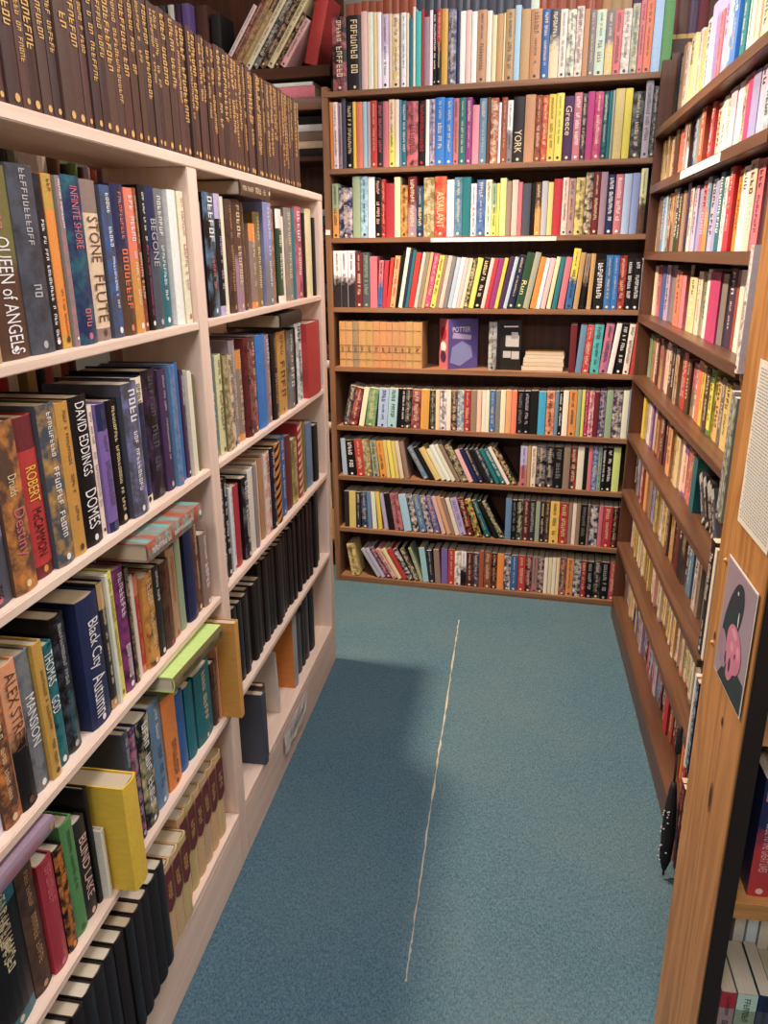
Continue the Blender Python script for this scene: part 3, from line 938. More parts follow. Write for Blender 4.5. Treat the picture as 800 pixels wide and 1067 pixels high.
 'G1': '''
32.9|56.3|154|0|straw|brown|charcoal|p|
85.8|46.5|154|0|rose|brown|charcoal|m|
132.7|44.2|157|0|tan|ivory|charcoal|m|
183.4|54.1|149|0|cream|blush|charcoal|q|
232.8|41.6|149|0|rust|brown|white|b|
286.2|62.2|159|0|brown|black|white|q|
345.7|53.8|152|0|coral|taupe|charcoal|p|
403.0|57.8|158|0|slate|magenta|white|p|
456.6|46.3|155|0|tan|lilac|charcoal|m|
502.8|43.1|153|0|brown|pale_blue|white|s|
557.0|62.3|160|0|navy|tan|white|p|
615.6|52.0|152|0|steel|white|white|p|
663.8|41.3|153|0|taupe|steel|charcoal|p|
716.0|60.2|163|0|rust|white|white|p|
771.7|48.3|156|0|red|navy|white|m|
818.5|42.2|161|0|crimson|brown|white|m|
864.7|47.2|152|0|blush|cream|charcoal|t|
909.6|39.5|151|0|white|tan|charcoal|p|
955.0|48.4|153|0|white|black|charcoal|p|
1001.5|41.5|159|0|ivory|white|charcoal|s|
1054.1|60.8|157|0|lilac|straw|charcoal|q|
1112.7|53.4|159|0|white|blush|charcoal|q|
1162.0|42.2|163|0|blush|brown|charcoal|m|
1210.1|50.9|161|0|magenta|slate|white|q|
1267.9|61.8|155|0|periwinkle|cream|charcoal|q|
1327.8|55.1|155|0|lilac|white|charcoal|p|
1379.8|45.9|157|0|pale_blue|taupe|charcoal|m|
''',
 'G2': '''
26.6|43.8|194|0|straw|navy|charcoal|m|
80.1|60.2|199|0|taupe|ivory|charcoal|p|
130.6|37.9|195|0|charcoal|cream|white|p|
175.0|47.9|192|0|steel|forest|white|t|
222.9|44.8|194|0|pale_blue|orange|charcoal|p|
270.8|48.0|199|0|brown|cream|white|m|
316.6|40.7|196|0|amber|brown|charcoal|s|
367.7|58.4|207|0|taupe|rose|charcoal|p|
421.9|47.1|206|0|forest|taupe|white|t|
466.4|38.8|186|0|brown|pale_blue|white|t|
513.8|53.0|192|0|taupe|white|charcoal|q|
561.9|40.2|185|0|orange|black|charcoal|p|
609.2|51.3|207|0|navy|lilac|white|q|
659.5|46.3|191|0|ivory|rose|charcoal|m|
710.3|52.2|192|0|lilac|forest|charcoal|p|
768.6|61.5|185|0|periwinkle|white|charcoal|q|
829.9|58.1|197|0|rose|pale_blue|charcoal|p|
884.6|48.2|202|0|steel|orange|white|s|
939.1|57.9|193|0|lilac|straw|charcoal|p|
996.5|53.7|185|0|periwinkle|blush|charcoal|q|
1048.3|47.0|201|0|teal|steel|white|t|
1094.0|41.4|185|0|white|steel|charcoal|m|
1142.5|52.6|205|0|crimson|blush|white|p|
1196.2|51.8|194|0|orange|white|charcoal|p|
1254.4|61.5|196|0|white|cream|charcoal|p|
1317.5|61.7|204|0|blush|white|charcoal|p|
1376.3|52.9|200|0|rose|orange|charcoal|p|
''',
 'G3': '''
36.7|63.9|191|0|ivory|lilac|charcoal|q|
99.6|58.8|195|0|rose|lilac|charcoal|p|
157.6|54.2|191|0|violet|grey|white|q|
221.8|71.0|192|0|blue|magenta|white|q|
297.3|77.1|197|0|lilac|rose|charcoal|p|
377.2|79.7|197|0|grey|brown|white|q|
451.6|66.0|184|0|taupe|black|charcoal|q|
533.3|94.4|180|0|coral|ivory|charcoal|p|
615.1|66.1|171|0|pink|white|charcoal|q|
674.9|50.6|204|0|brown|cream|white|p|
756.2|109.0|168|0|cream|white|charcoal|p|
840.9|57.5|187|0|ivory|pink|charcoal|p|
897.0|51.7|184|0|sage|lilac|charcoal|p|
949.8|51.0|196|0|white|sage|charcoal|q|
1036.3|118.9|190|0|magenta|white|white|q|
1127.0|59.5|187|0|grey|rose|white|q|
1189.6|62.6|203|0|plum|magenta|white|p|
1248.0|51.2|199|0|rust|grey|white|q|
1306.0|61.8|201|0|white|ivory|charcoal|q|
1370.6|64.4|169|0|silver|white|charcoal|q|
''',
 'G4': '''
33.9|58.3|174|0|sage|taupe|charcoal|p|
88.7|48.3|171|0|green|white|white|p|
135.2|41.6|169|0|tan|brown|charcoal|m|
184.2|53.3|172|0|blush|lemon|charcoal|q|
235.1|45.6|168|0|brown|red|white|t|
287.7|56.5|181|0|rose|brown|charcoal|p|
339.2|43.5|178|0|taupe|tan|charcoal|s|
391.8|58.8|172|0|blush|green|charcoal|q|
449.4|53.4|184|0|ivory|straw|charcoal|p|
505.4|55.6|174|0|brown|straw|white|p|
557.5|45.6|181|0|charcoal|brown|white|m|
608.7|53.8|178|0|silver|charcoal|charcoal|p|
659.7|45.1|166|0|taupe|straw|charcoal|m|
705.6|43.7|176|0|rust|olive|white|m|
754.8|51.6|183|0|red|lemon|white|p|
811.9|59.5|169|0|brown|straw|white|p|
865.7|45.2|166|0|rose|taupe|charcoal|s|
908.6|37.5|168|0|ivory|straw|charcoal|t|
959.0|60.3|184|0|coral|blush|charcoal|q|
1011.5|41.7|180|0|yellow|brown|charcoal|p|
1054.3|40.9|174|0|taupe|brown|charcoal|m|
1095.3|38.1|168|0|brown|ivory|white|p|
1134.6|37.5|184|0|lemon|green|charcoal|b|
1175.4|41.0|170|0|olive|lemon|charcoal|m|
1218.0|41.3|167|0|straw|tan|charcoal|t|
1264.3|48.3|179|0|grey|brown|white|m|
1319.4|58.9|173|0|straw|taupe|charcoal|p|
1376.6|52.4|182|0|tan|green|charcoal|p|
''',
 'G5': '''
28.8|48.2|176|0|straw|pink|charcoal|m|
80.9|52.9|173|0|yellow|maroon|charcoal|q|
138.1|58.6|166|0|lilac|blush|charcoal|p|
199.1|60.4|167|0|white|brown|charcoal|p|
251.8|42.1|172|0|violet|pink|white|m|
301.5|54.2|169|0|blush|lilac|charcoal|q|
356.6|52.9|176|0|brown|pink|white|q|
405.5|41.9|178|0|tan|maroon|charcoal|b|
449.4|43.0|177|0|rose|lilac|charcoal|p|
502.4|59.8|175|0|brown|cream|white|p|
562.0|56.5|167|0|maroon|violet|white|p|
611.5|39.5|176|0|tan|white|charcoal|m|
663.4|61.3|167|0|peach|cream|charcoal|p|
716.2|41.3|170|0|brown|cream|white|m|
757.9|39.2|167|0|straw|maroon|charcoal|m|
806.5|55.1|166|0|cream|ivory|charcoal|p|
861.8|52.5|167|0|ivory|pink|charcoal|q|
913.6|48.1|172|0|blush|violet|charcoal|b|
962.1|46.0|168|0|pink|rose|charcoal|m|
1010.5|47.6|170|0|rose|straw|charcoal|m|
1063.8|56.0|167|0|teal|maroon|white|q|
1207.5|32.0|150|-38|slate|silver|white|b|
1249.6|32.0|150|-38|charcoal|silver|white|b|
1291.7|32.0|150|-38|slate|silver|white|b|
1333.8|32.0|150|-38|charcoal|silver|white|b|
1375.9|32.0|150|-38|slate|silver|white|b|
''',
 'G6': '''
31.5|53.5|174|0|charcoal|silver|white|p|
80.8|42.2|181|0|lilac|taupe|charcoal|s|
134.7|62.5|172|0|slate|straw|white|q|
189.8|44.8|181|0|rust|white|white|m|
240.3|53.2|173|0|orange|steel|charcoal|p|
295.3|53.8|175|0|peach|orange|charcoal|q|
344.5|41.7|168|0|rust|lilac|white|m|
395.4|57.1|181|0|taupe|rust|charcoal|q|
449.9|48.9|179|0|periwinkle|taupe|charcoal|p|
500.3|48.8|173|0|steel|white|white|q|
549.4|46.4|175|0|straw|charcoal|charcoal|m|
598.7|49.2|165|0|tan|taupe|charcoal|p|
646.7|43.8|177|0|ivory|steel|charcoal|m|
696.6|52.9|176|0|straw|maroon|charcoal|p|
745.7|42.4|174|0|peach|silver|charcoal|p|
788.1|39.3|176|0|brown|grey|white|m|
836.6|54.7|184|0|tan|white|charcoal|p|
886.5|42.1|171|0|black|charcoal|white|m|
934.0|49.9|180|0|maroon|slate|white|q|
985.6|50.3|184|0|charcoal|navy|white|p|
1031.4|38.2|184|0|taupe|charcoal|charcoal|s|
1072.6|41.3|166|0|navy|taupe|white|m|
1124.4|59.2|179|0|steel|slate|white|p|
1183.1|55.1|175|0|grey|black|white|p|
1233.8|43.3|170|0|silver|white|charcoal|m|
1276.0|38.2|173|0|taupe|black|charcoal|p|
1326.9|60.7|169|0|grey|charcoal|white|p|
1380.8|44.0|183|0|white|taupe|charcoal|m|
''',
 'G7': '''
20.1|30.7|176|0|ivory|olive|charcoal|b|
50.7|27.4|167|0|white|rose|charcoal|m|
77.6|23.4|170|0|yellow|taupe|charcoal|b|
106.8|31.8|175|0|straw|olive|charcoal|b|
139.1|29.9|177|0|black|rose|white|m|
171.7|32.2|176|0|straw|olive|charcoal|m|
202.9|27.3|176|0|cream|taupe|charcoal|b|
235.4|34.7|170|0|tan|rose|charcoal|b|
266.7|24.9|170|0|ivory|brown|charcoal|b|
293.8|26.3|165|0|cream|white|charcoal|b|
321.3|25.7|174|0|straw|taupe|charcoal|b|
351.1|30.9|177|0|cream|white|charcoal|b|
385.4|34.9|174|0|ivory|white|charcoal|m|
416.5|24.2|178|0|straw|brown|charcoal|b|
445.6|31.0|167|0|tan|taupe|charcoal|b|
479.1|33.0|166|0|cream|brown|charcoal|m|
509.7|25.1|172|0|blush|taupe|charcoal|b|
535.1|22.7|178|0|straw|rose|charcoal|b|
563.0|30.1|169|0|cream|brown|charcoal|b|
596.4|33.9|171|0|ivory|olive|charcoal|b|
632.2|34.6|176|0|straw|olive|charcoal|b|
667.2|32.4|170|0|blush|brown|charcoal|b|
698.9|27.9|170|0|cream|brown|charcoal|b|
728.3|28.0|172|0|tan|brown|charcoal|b|
758.6|29.5|166|0|cream|olive|charcoal|b|
792.3|35.0|165|0|ivory|rose|charcoal|b|
824.4|26.2|173|0|straw|brown|charcoal|b|
852.0|25.9|166|0|cream|olive|charcoal|b|
881.7|30.6|176|0|ivory|olive|charcoal|b|
916.5|35.9|173|0|tan|olive|charcoal|m|
948.2|24.5|175|0|straw|brown|charcoal|b|
973.1|22.3|165|0|cream|white|charcoal|b|
997.5|23.5|169|0|ivory|taupe|charcoal|b|
1025.7|30.0|178|0|cream|white|charcoal|b|
1057.5|30.6|167|0|straw|white|charcoal|b|
1086.6|24.5|169|0|tan|white|charcoal|b|
1112.6|24.6|175|0|ivory|brown|charcoal|b|
1141.6|30.5|170|0|straw|brown|charcoal|m|
1174.0|31.2|173|0|cream|rose|charcoal|b|
1207.0|31.9|171|0|ivory|taupe|charcoal|m|
1240.6|32.4|177|0|straw|rose|charcoal|b|
1269.7|22.7|176|0|cream|brown|charcoal|b|
1297.0|28.9|175|0|tan|taupe|charcoal|b|
1329.9|34.0|167|0|ivory|taupe|charcoal|b|
1366.3|35.8|169|0|cream|olive|charcoal|b|
1398.9|26.4|169|0|silver|white|charcoal|b|
1430.7|34.2|171|0|white|olive|charcoal|m|
1464.9|31.2|168|0|white|olive|charcoal|b|
''',
 'G8': '''
25.6|41.6|177|0|taupe|maroon|charcoal|s|
70.6|45.4|167|0|silver|crimson|charcoal|p|
111.5|33.4|172|0|ivory|crimson|charcoal|m|
149.8|40.4|166|0|blush|periwinkle|charcoal|t|
194.0|44.9|170|0|cream|straw|charcoal|m|
233.3|30.8|180|0|ivory|lilac|charcoal|b|
273.3|46.2|172|0|straw|navy|charcoal|s|
317.5|39.1|169|0|blush|white|charcoal|m|
358.9|40.8|171|0|charcoal|silver|white|s|
402.3|43.0|174|0|ivory|violet|charcoal|s|
448.6|46.6|174|0|silver|rust|charcoal|m|
489.4|31.8|179|0|white|cream|charcoal|m|
527.1|40.7|165|0|lilac|rose|charcoal|m|
564.7|31.5|175|0|violet|ivory|white|t|
601.2|38.4|174|0|plum|ivory|white|m|
640.7|37.6|176|0|periwinkle|blush|charcoal|p|
676.6|31.1|173|0|rose|rust|charcoal|m|
712.0|36.7|176|0|navy|blush|white|m|
751.7|39.7|166|0|violet|ivory|white|m|
795.0|43.9|175|0|steel|rust|white|s|
843.0|49.3|167|0|lilac|white|charcoal|p|
888.2|38.1|172|0|red|steel|white|s|
929.5|41.3|178|0|maroon|steel|white|m|
974.2|45.0|172|0|charcoal|red|white|t|
1022.9|49.5|170|0|rose|ivory|charcoal|p|
1074.1|49.8|167|0|crimson|violet|white|q|
1125.8|50.6|174|0|rust|ivory|white|p|
1170.9|36.8|168|0|maroon|rust|white|m|
1207.8|34.0|175|0|black|red|white|m|
1251.0|49.4|167|0|crimson|rust|white|q|
1293.4|32.2|173|0|rust|navy|white|t|
1330.8|39.7|171|0|orange|violet|charcoal|q|
1374.9|45.5|169|0|red|rose|white|b|
1419.8|41.3|169|0|maroon|straw|white|m|
1461.2|38.5|172|0|black|maroon|white|s|
''',
}

def load(k):
    out = []
    for ln in ROWS[k].strip().splitlines():
        p = ln.split('|')
        out.append([float(p[0]), float(p[1]), float(p[2]), float(p[3]), *p[4:8], p[8] if len(p) > 8 else ''])
    return out

# ------------------------------------------------------------------ the room
structure('floor', -3.2, 2.0, -2.2, 4.6, -.05, 0, CARPET)
structure('ceiling', -3.2, 2.0, -2.2, 4.6, 3.15, 3.2, PLASTER)
structure('wall_back', -3.2, 2.0, 4.5, 4.6, 0, 3.15, PLASTER)
structure('wall_left', -3.3, -3.2, -2.2, 4.6, 0, 3.15, PLASTER)
structure('wall_right', 2.0, 2.1, -2.2, 4.6, 0, 3.15, PLASTER)
structure('wall_front', -3.2, 2.0, -2.3, -2.2, 0, 3.15, PLASTER)

# frayed carpet seam
bm = bmesh.new(); r = random.Random(3)
pts = [(-.197, 3.27), (-.197, 3.0), (-.194, 2.6), (-.193, 2.2), (-.19, 1.8), (-.187, 1.5), (-.186, 1.35)]
prev = None; k = 0
for (xa, ya), (xb, yb) in zip(pts, pts[1:]):
    for s in range(12):
        t = s/12; x = xa+(xb-xa)*t+r.uniform(-.0015, .0015); y = ya+(yb-ya)*t; w = r.uniform(.0012, .0040) * (1 if y > 1.9 else .75)
        cur = [bm.verts.new((x-w, y, .0008)), bm.verts.new((x, y, .0028)), bm.verts.new((x+w, y, .0008))]
        if prev:
            bm.faces.new([prev[0], prev[1], cur[1], cur[0]]); bm.faces.new([prev[1], prev[2], cur[2], cur[1]])
        prev = cur; k += 1
o = link('carpet_seam', finish(bm, 'carpet_seam'), flat('jute_thread', (196,190,172), .9, .2, 200)); o['kind'] = 'structure'

# ------------------------------------------------------------------ pale double-sided bookcase on the left
XF = -.683           # face plane
case = thing('bookcase', 'pale unfinished pine bookcase along the aisle, two bays, topped by brown volumes', 'bookcase', (XF, 1.6, 0))
D = .19
LT = {1: 1.480, 2: 1.148, 3: .824, 4: .497, 5: .175}
def lb(name, x0, x1, y0, y1, z0, z1, mats=PALE): return board(name, case, mats, x0, x1, y0-1.6, y1-1.6, z0, z1)
Y0, YM0, YM1, Y1, Y2 = .30, 1.655, 1.708, 2.785, 2.838
lb('top_board', -D, 0, Y0, Y2, 1.794, 1.815)
for n_, a, b in (('upright', Y0-.04, Y0), ('divider', YM0, YM1), ('end_panel', Y1, Y2)):
    lb(n_, -D, -.001, a, b, 0, 1.794)
for k, z in LT.items():
    for a, b in ((Y0, YM0), (YM1, Y1)):
        lb('shelf', -D, -.0005, a, b, z-.0165, z)
for a, b in ((Y0, YM0), (YM1, Y1)): lb('kickboard', -.022, -.0006, a, b, 0, LT[5]-.0165)

BAY = {'L': 'nearer bay', 'R': 'farther bay'}
SH = ['top', 'second', 'third', 'fourth', 'bottom']
def fill_left(key):
    rows = load(key); k = int(key[1]); z = LT[k]
    for i, (s, th, h, ln, c1, c2, c3, pat, tx) in enumerate(rows):
        lo, hi = ((0, 1653) if key[0] == 'L' else (1710, 2783)); e = min(s+th, hi); s = max(s, lo); th = e-s-1.2
        lab = book_label('hardcover', rows, i, f'pale bookcase {SH[k-1]} shelf, {BAY[key[0]]}', 'left')
        d = rnd.uniform(.150, .165) if h > 225 else rnd.uniform(.12, .14)
        x = XF-.010-rnd.uniform(0, .010)
        if (key, i) in PULL: x = XF+PULL[(key, i)]
        book('hardcover_book', th/1000, h/1000, d, True, c1, c2, c3, pat, tx, (x, (s+th/2+.6)/1000, z), (0, 0, PI/2), lab, 'hardcovers in the pale bookcase')
PULL = {('R2', 15): .0, ('L2', 10): -.004, ('R1', 7): -.03, ('L3', 8): -.06, ('L4', 9): -.005}
for key in ('L1','R1','L2','R2','L3','R3','L4'): fill_left(key)

# uniform runs -------------------------------------------------------
def run_book(kind, y, th, h, d, z, c1, c2, c3, label, group, pat='p', text='', x=None):
    return book(kind, th, h, d, True, c1, c2, c3, pat, text, ((XF-.008-rnd.uniform(0, .006)) if x is None else x, y+th/2, z), (0, 0, PI/2), label, group)
# brown gilt volumes along the top
y = .86; i = 0
PAL['umber'] = (86,58,50); LIN['umber'] = lin(PAL['umber']); PAL['sepia'] = (70,46,42); LIN['sepia'] = lin(PAL['sepia'])
while y < 2.60:
    th = rnd.uniform(.021, .038); i += 1
    run_book('leather_volume', y, th-.0016, rnd.uniform(.247, .253), .17, 1.815, rnd.choice(('umber', 'umber', 'sepia')), 'sepia', 'gold',
             f'brown gilt-lettered volume, {ordinal(i)} from the left in the row atop the pale bookcase', 'brown gilt-lettered volumes atop the pale bookcase',
             text=f'~,{rnd.uniform(.02,.06):.2f},{rnd.uniform(.45,.82):.2f}')
    y += th
# black-bound series, farther bay fourth shelf
y = 1.722; i = 0
while y < 2.70:
    th = rnd.uniform(.030, .044); i += 1
    h = (.238 if i < 8 else .27 if i < 17 else .283)
    run_book('bound_volume', y, th-.002, h-rnd.uniform(0, .004), .15, LT[4], 'ebony', 'sepia', 'sepia', f'plain black-bound volume, {ordinal(i)} from left, pale bookcase fourth shelf, farther bay', 'black-bound volumes in the pale bookcase', pat='q', x=XF-.012-rnd.uniform(0, .012))
    y += th
# black-bound series, bottom shelf nearer bay
y = .70; i = 0
while y < 1.19:
    th = rnd.uniform(.032, .040); i += 1
    run_book('bound_volume', y, th-.002, .262-rnd.uniform(0, .004), .15, LT[5], 'ebony', 'sepia', 'sepia', f'plain black-bound volume, {ordinal(i)} from left, pale bookcase bottom shelf', 'black-bound volumes in the pale bookcase', pat='q', x=XF+.022-rnd.uniform(0, .008))
    y += th
# cream volumes with oxblood label panels
PAL['calf'] = (214,178,126); LIN['calf'] = lin(PAL['calf']); PAL['oxblood'] = (104,36,38); LIN['oxblood'] = lin(PAL['oxblood'])
y = 1.205
for i in range(9):
    th = .042 if i < 3 else .044 if i < 8 else .05
    h = .222 if i < 3 else .245
    o = run_book('decorative_volume', y, th-.0015, h, .15, LT[5], 'calf', 'calf', 'gold', f'cream volume with oxblood spine panel, {ordinal(i+1)} from left, pale bookcase bottom shelf', 'cream and oxblood set on the bottom shelf', pat='q', x=XF+(.006 if i < 3 else -.012))
    bm = bmesh.new(); w = th*.42
    a, b = (h*.50, h*.93)
    n = 6; lo = [bm.verts.new((-w+2*w*k/n, -.0012, a - (.012*(1-abs(2*k/n-1))))) for k in range(n+1)]; hi = [bm.verts.new((-w+2*w*k/n, -.0012, b)) for k in range(n+1)]
    for k in range(n): bm.faces.new([lo[k], lo[k+1], hi[k+1], hi[k]])
    t = link('spine_panel', finish(bm, 'spine_panel'), INK, o); setcol(t, 'oxblood')
    bm = bmesh.new(); pseudo(bm, th, h, .22, .42, .4, -.0018, random.Random(i)); t = link('title', finish(bm, 'title'), INK, o); setcol(t, 'gold')
    y += th

# books lying on the row tops: local x thickness -> up; spine towards the aisle
def lying(kind, th, length, d, c1, c2, c3, pat, y0, zbase, x, label, text='', slope=0.0, hard=True):
    # local z (height) runs along +y, local x (thickness) runs up, local y (depth) into the shelf
    o = book(kind, th, length, d, hard, c1, c2, c3, pat, text, (0,0,0), (0,0,0), label, None)
    M = Matrix(((0,-1,0),(0,0,-1),(1,0,0))).to_4x4()   # columns: x->z, y->-x, z->-y
    o.rotation_mode = 'QUATERNION'
    o.matrix_world = Matrix.Translation((x, y0+length, zbase+th/2)) @ Matrix.Rotation(slope, 4, 'X') @ M
    return o
lying('hardcover_book', .0350, .240, .165, 'brown', 'sepia', 'cream', 'p', 1.945, 1.480+.2772, XF+.014, 'thick brown hardcover lying flat across the row, pale bookcase top shelf, farther bay')
lying('hardcover_book', .040, .235, .17, 'black', 'charcoal', 'grey', 'q', 2.24, 1.148+.2655, XF+.010, 'black hardcover with ribbed spine lying flat above a bright blue hardcover')
lying('hardcover_book', .036, .255, .170, 'rust', 'turquoise', 'white', 'M', 1.235, .824+.2590, XF+.040, 'colourful rust and turquoise hardcover lying flat over a purple one, pale bookcase third shelf')
lying('hardcover_book', .034, .270, .165, 'lime', 'olive', 'charcoal', 'o', 1.30, .497+.2345+.024, XF+.030, 'lime green hardcover lying flat above teal hardcovers, pale bookcase fourth shelf', text='~,.15,.8', slope=-.05)
lying('hardcover_book', .026, .205, .14, 'mauve', 'rose', 'tan', 'p', .69, .497+.2755, XF+.010, 'mauve hardcover lying flat over black hardcovers, pale bookcase fourth shelf')
# pulled-out thick yellow book and the big tan one
book('hardcover_book', .050, .227, .155, True, 'golden', 'golden', 'amber', 'q', '', (XF+.038, 1.078, LT[4]), (0,0,PI/2), 'plain golden yellow hardcover pulled out past its neighbours, pale bookcase fourth shelf', 'hardcovers in the pale bookcase')
book('hardcover_book', .026, .266, .17, True, 'amber', 'tan', 'brown', 'q', '', (XF+.040, 1.6408, LT[4]), (0,0,PI/2), 'tall amber hardcover standing proud against the divider, pale bookcase fourth shelf', 'hardcovers in the pale bookcase')

# bottom shelf, farther bay
bz = LT[5]
book('hardcover_book', .030, .236, .165, True, 'slate', 'black', 'grey', 'q', '', (XF+.010, 1.885, bz), (0,0,PI/2), 'plain slate hardcover, nearest on the farther bay bottom shelf, pale bookcase')
book('hardcover_book', .024, .245, .16, True, 'brown', 'tan', 'tan', 'q', '', (XF+.002, 1.915, bz), (0,0,PI/2), 'thin brown hardcover beside the plain slate hardcover, pale bookcase bottom shelf')
book('paperback_book', .014, .235, .15, False, 'ivory', 'tan', 'tan', 'q', '', (XF-.03, 2.15, bz+.001), (0,math.radians(-6),PI/2), 'thin ivory paperback tilted on the farther bay bottom shelf, pale bookcase')
book('hardcover_book', .050, .27, .16, True, 'orange', 'silver', 'charcoal', 'o', '', (XF-.018, 2.325, bz), (0,0,PI/2), 'orange hardcover with silver spine, midway along the farther bay bottom shelf')
for i, (yy, th, h, c, w) in enumerate(((2.42,.05,.236,'slate','slate hardcover with glossy spine'),(2.472,.04,.245,'charcoal','charcoal hardcover'),(2.525,.05,.25,'sepia','dark sepia hardcover'),(2.60,.066,.255,'black','thick black hardcover'))):
    book('hardcover_book', th, h, .15, True, c, 'black', 'silver', 'q', '', (XF-.03, yy, bz), (0,0,PI/2), f'{w}, {ordinal(i+1)} of four dark books at farther bay bottom shelf end', 'dark hardcovers at the far bottom corner')
# crumpled paper sign on the kickboard
sg = thing('paper_sign', 'crumpled white paper sign with scrawled writing stuck on the pale bookcase kickboard', 'sign', (XF+.001, 2.205, .11))
bm = bmesh.new(); r = random.Random(8); G = {}
for i in range(15):
    for j in range(6):
        yy = -.14+.28*i/14; zz = -.045+.085*j/5
        if i in (0, 14): zz *= .8
        G[i, j] = bm.verts.new((.004+r.uniform(0, .004), yy+r.uniform(-.002, .002), zz+r.uniform(-.002, .002)+.004*math.sin(i*.5)))
for i in range(14):
    for j in range(5): bm.faces.new([G[i,j], G[i+1,j], G[i+1,j+1], G[i,j+1]])
s_ = link('sheet', finish(bm, 'sheet'), PAPER, sg); sm = s_.modifiers.new('solid', 'SOLIDIFY'); sm.thickness = .0008
bm = bmesh.new()
for i in range(13):
    yy = -.085+i*.0135; w = .0022; hgt = r.uniform(.012, .03)
    for a in range(2):
        y0 = yy+a*.005
        bm.faces.new([bm.verts.new(p) for p in ((.0092,y0,-.012),(.0092,y0+w,-.012),(.0092,y0+w+.004,-.012+hgt),(.0092,y0+.004,-.012+hgt))])
t = link('handwriting', finish(bm, 'handwriting'), INK, sg); setcol(t, 'charcoal')

# second pale bookcase standing behind, seen through the open back
XB = -.93
rcase = thing('bookcase', 'second pale bookcase seen through the open back of the aisle bookcase', 'bookcase', (XB, 1.6, 0))
RB = (1.545, 1.205)
for zr in (RB[0], RB[1], .10): board('shelf', rcase, PALE, -.17, 0, -.95, .85, zr-.018, zr)
board('end_panel', rcase, PALE, -.17, 0, -.98, -.951, 0, 1.56); board('end_panel', rcase, PALE, -.17, 0, .851, .88, 0, 1.56)
rear = ((('black',.03,.265),('silver',.012,.265),('charcoal',.05,.268),('black',.04,.262),('grey',.03,.265),('white',.10,.272),('brown',.05,.265),('black',.03,.255),('green',.035,.26),('charcoal',.02,.255),('lilac',.03,.258),('rust',.03,.255),('plum',.03,.258),('tan',.04,.25)),
        (('white',.05,.24),('crimson',.03,.25),('ivory',.03,.26),('olive',.03,.25),('straw',.03,.26),('charcoal',.03,.25),('rose',.03,.26),('cream',.03,.25),('rust',.03,.26),('brown',.03,.25)))
for k, y0 in ((0, 1.30), (1, 1.25)):
    yy = y0
    for i, (c, th, h) in enumerate(rear[k]):
        book('large_book', th-.001, h, .14, True, c, 'black', 'white', 'q', '', (XB-.005, yy+th/2, RB[k]), (0,0,PI/2), f'{c} book in the rear bookcase, {ordinal(i+1)} from left, seen behind the {("top", "second")[k]} shelf', 'books in the rear bookcase', rich=1)
        yy += th

# ------------------------------------------------------------------ dark bookcase across the end of the aisle
BO = Vector((-.82497, 3.6426, 0)); ANG = math.atan2(-.090705, .995878)
bc = thing('bookcase', 'tall dark stained bookcase crossing the end of the aisle, nine shelves of books', 'bookcase', BO, (0,0,ANG))
BZ = [2.28, 1.975, 1.687, 1.382, 1.108, .822, .57, .296, .03]
DB = .20
def bp(s, off, z): return BO + Vector((math.cos(ANG)*s - math.sin(ANG)*off, math.sin(ANG)*s + math.cos(ANG)*off, z))
board('side_panel', bc, EDGE, -.043, -.0155, 0, DB, 0, 2.30)
board('side_panel', bc, DARK, 1.381, 1.409, 0, DB, 0, 2.34)
board('back_panel', bc, DARK, -.04, 1.40, DB, DB+.008, 0, 2.28, 0)
for i, z in enumerate(BZ):
    if i == 0: board('top_board', bc, EDGE, -.043, 1.41, -.003, DB+.17, z-.022, z)
    else: board('shelf', bc, EDGE, -.0155, 1.381, 0, DB, z-.022, z)
board('riser', bc, DARK, -.04, 1.75, DB+.0, DB+.17, 2.28, 2.43)
board('kickboard', bc, EDGE, -.0155, 1.381, .001, .012, 0, .008, .0005)
# paper strip along a shelf edge
for (a, b, z, hh) in ((.445, .985, 1.668, .017),):
    board('shelf_label', bc, PAPER, a, b, -.0018, -.0003, z-.003, z+hh-.003, 0)
board('shelf_label', bc, PAPER, -.041, -.019, -.0018, -.0002, 1.70, 1.722, 0)
RN = ['top', 'second', 'third', 'fourth', 'fifth', 'sixth', 'seventh', 'eighth', 'bottom']
for rI in range(9):
    rows = load('B%d' % rI)
    hard = rI < 3
    for i, (s, th, h, ln, c1, c2, c3, pat, tx) in enumerate(rows):
        th = th/1000-.0007; a = math.radians(ln); h = min(h, 1000*(BZ[rI-1]-.022-BZ[rI])-5) if rI else h
        noun = 'hardcover' if hard else 'paperback'
        lab = book_label(noun, rows, i, f'back bookcase {RN[rI]} shelf', 'left')
        p = bp(s/1000, .010+rnd.uniform(0, .006), BZ[rI]+th/2*abs(math.sin(a)))
        book(noun+'_book', th, h/1000, .145 if hard else .11, hard, c1, c2, c3, pat, tx, p, (0, a, ANG), lab, f'{noun}s on the back bookcase {RN[rI]} shelf')
# row of uniform sets behind, on the riser
s = .01; i = 0
while s < 1.70:
    th = rnd.uniform(.030, .042); i += 1
    c = 'rust' if s < .30 else 'slate' if s < .80 else 'white' if s < .83 else 'rust' if s < 1.1 else 'tan' if s < 1.2 else ('maroon', 'brown', 'plum')[i % 3]
    book('set_volume', th-.001, rnd.uniform(.225, .235), .14, True, c, 'gold', 'gold', 'p' if s < 1.1 else 'b', '~,.06,.3', bp(s+th/2, DB+.012, 2.43), (0,0,ANG), f'{c} set volume behind the back bookcase top row, {ordinal(i)} from left', 'set volumes behind the back bookcase top row', rich=1)
    s += th
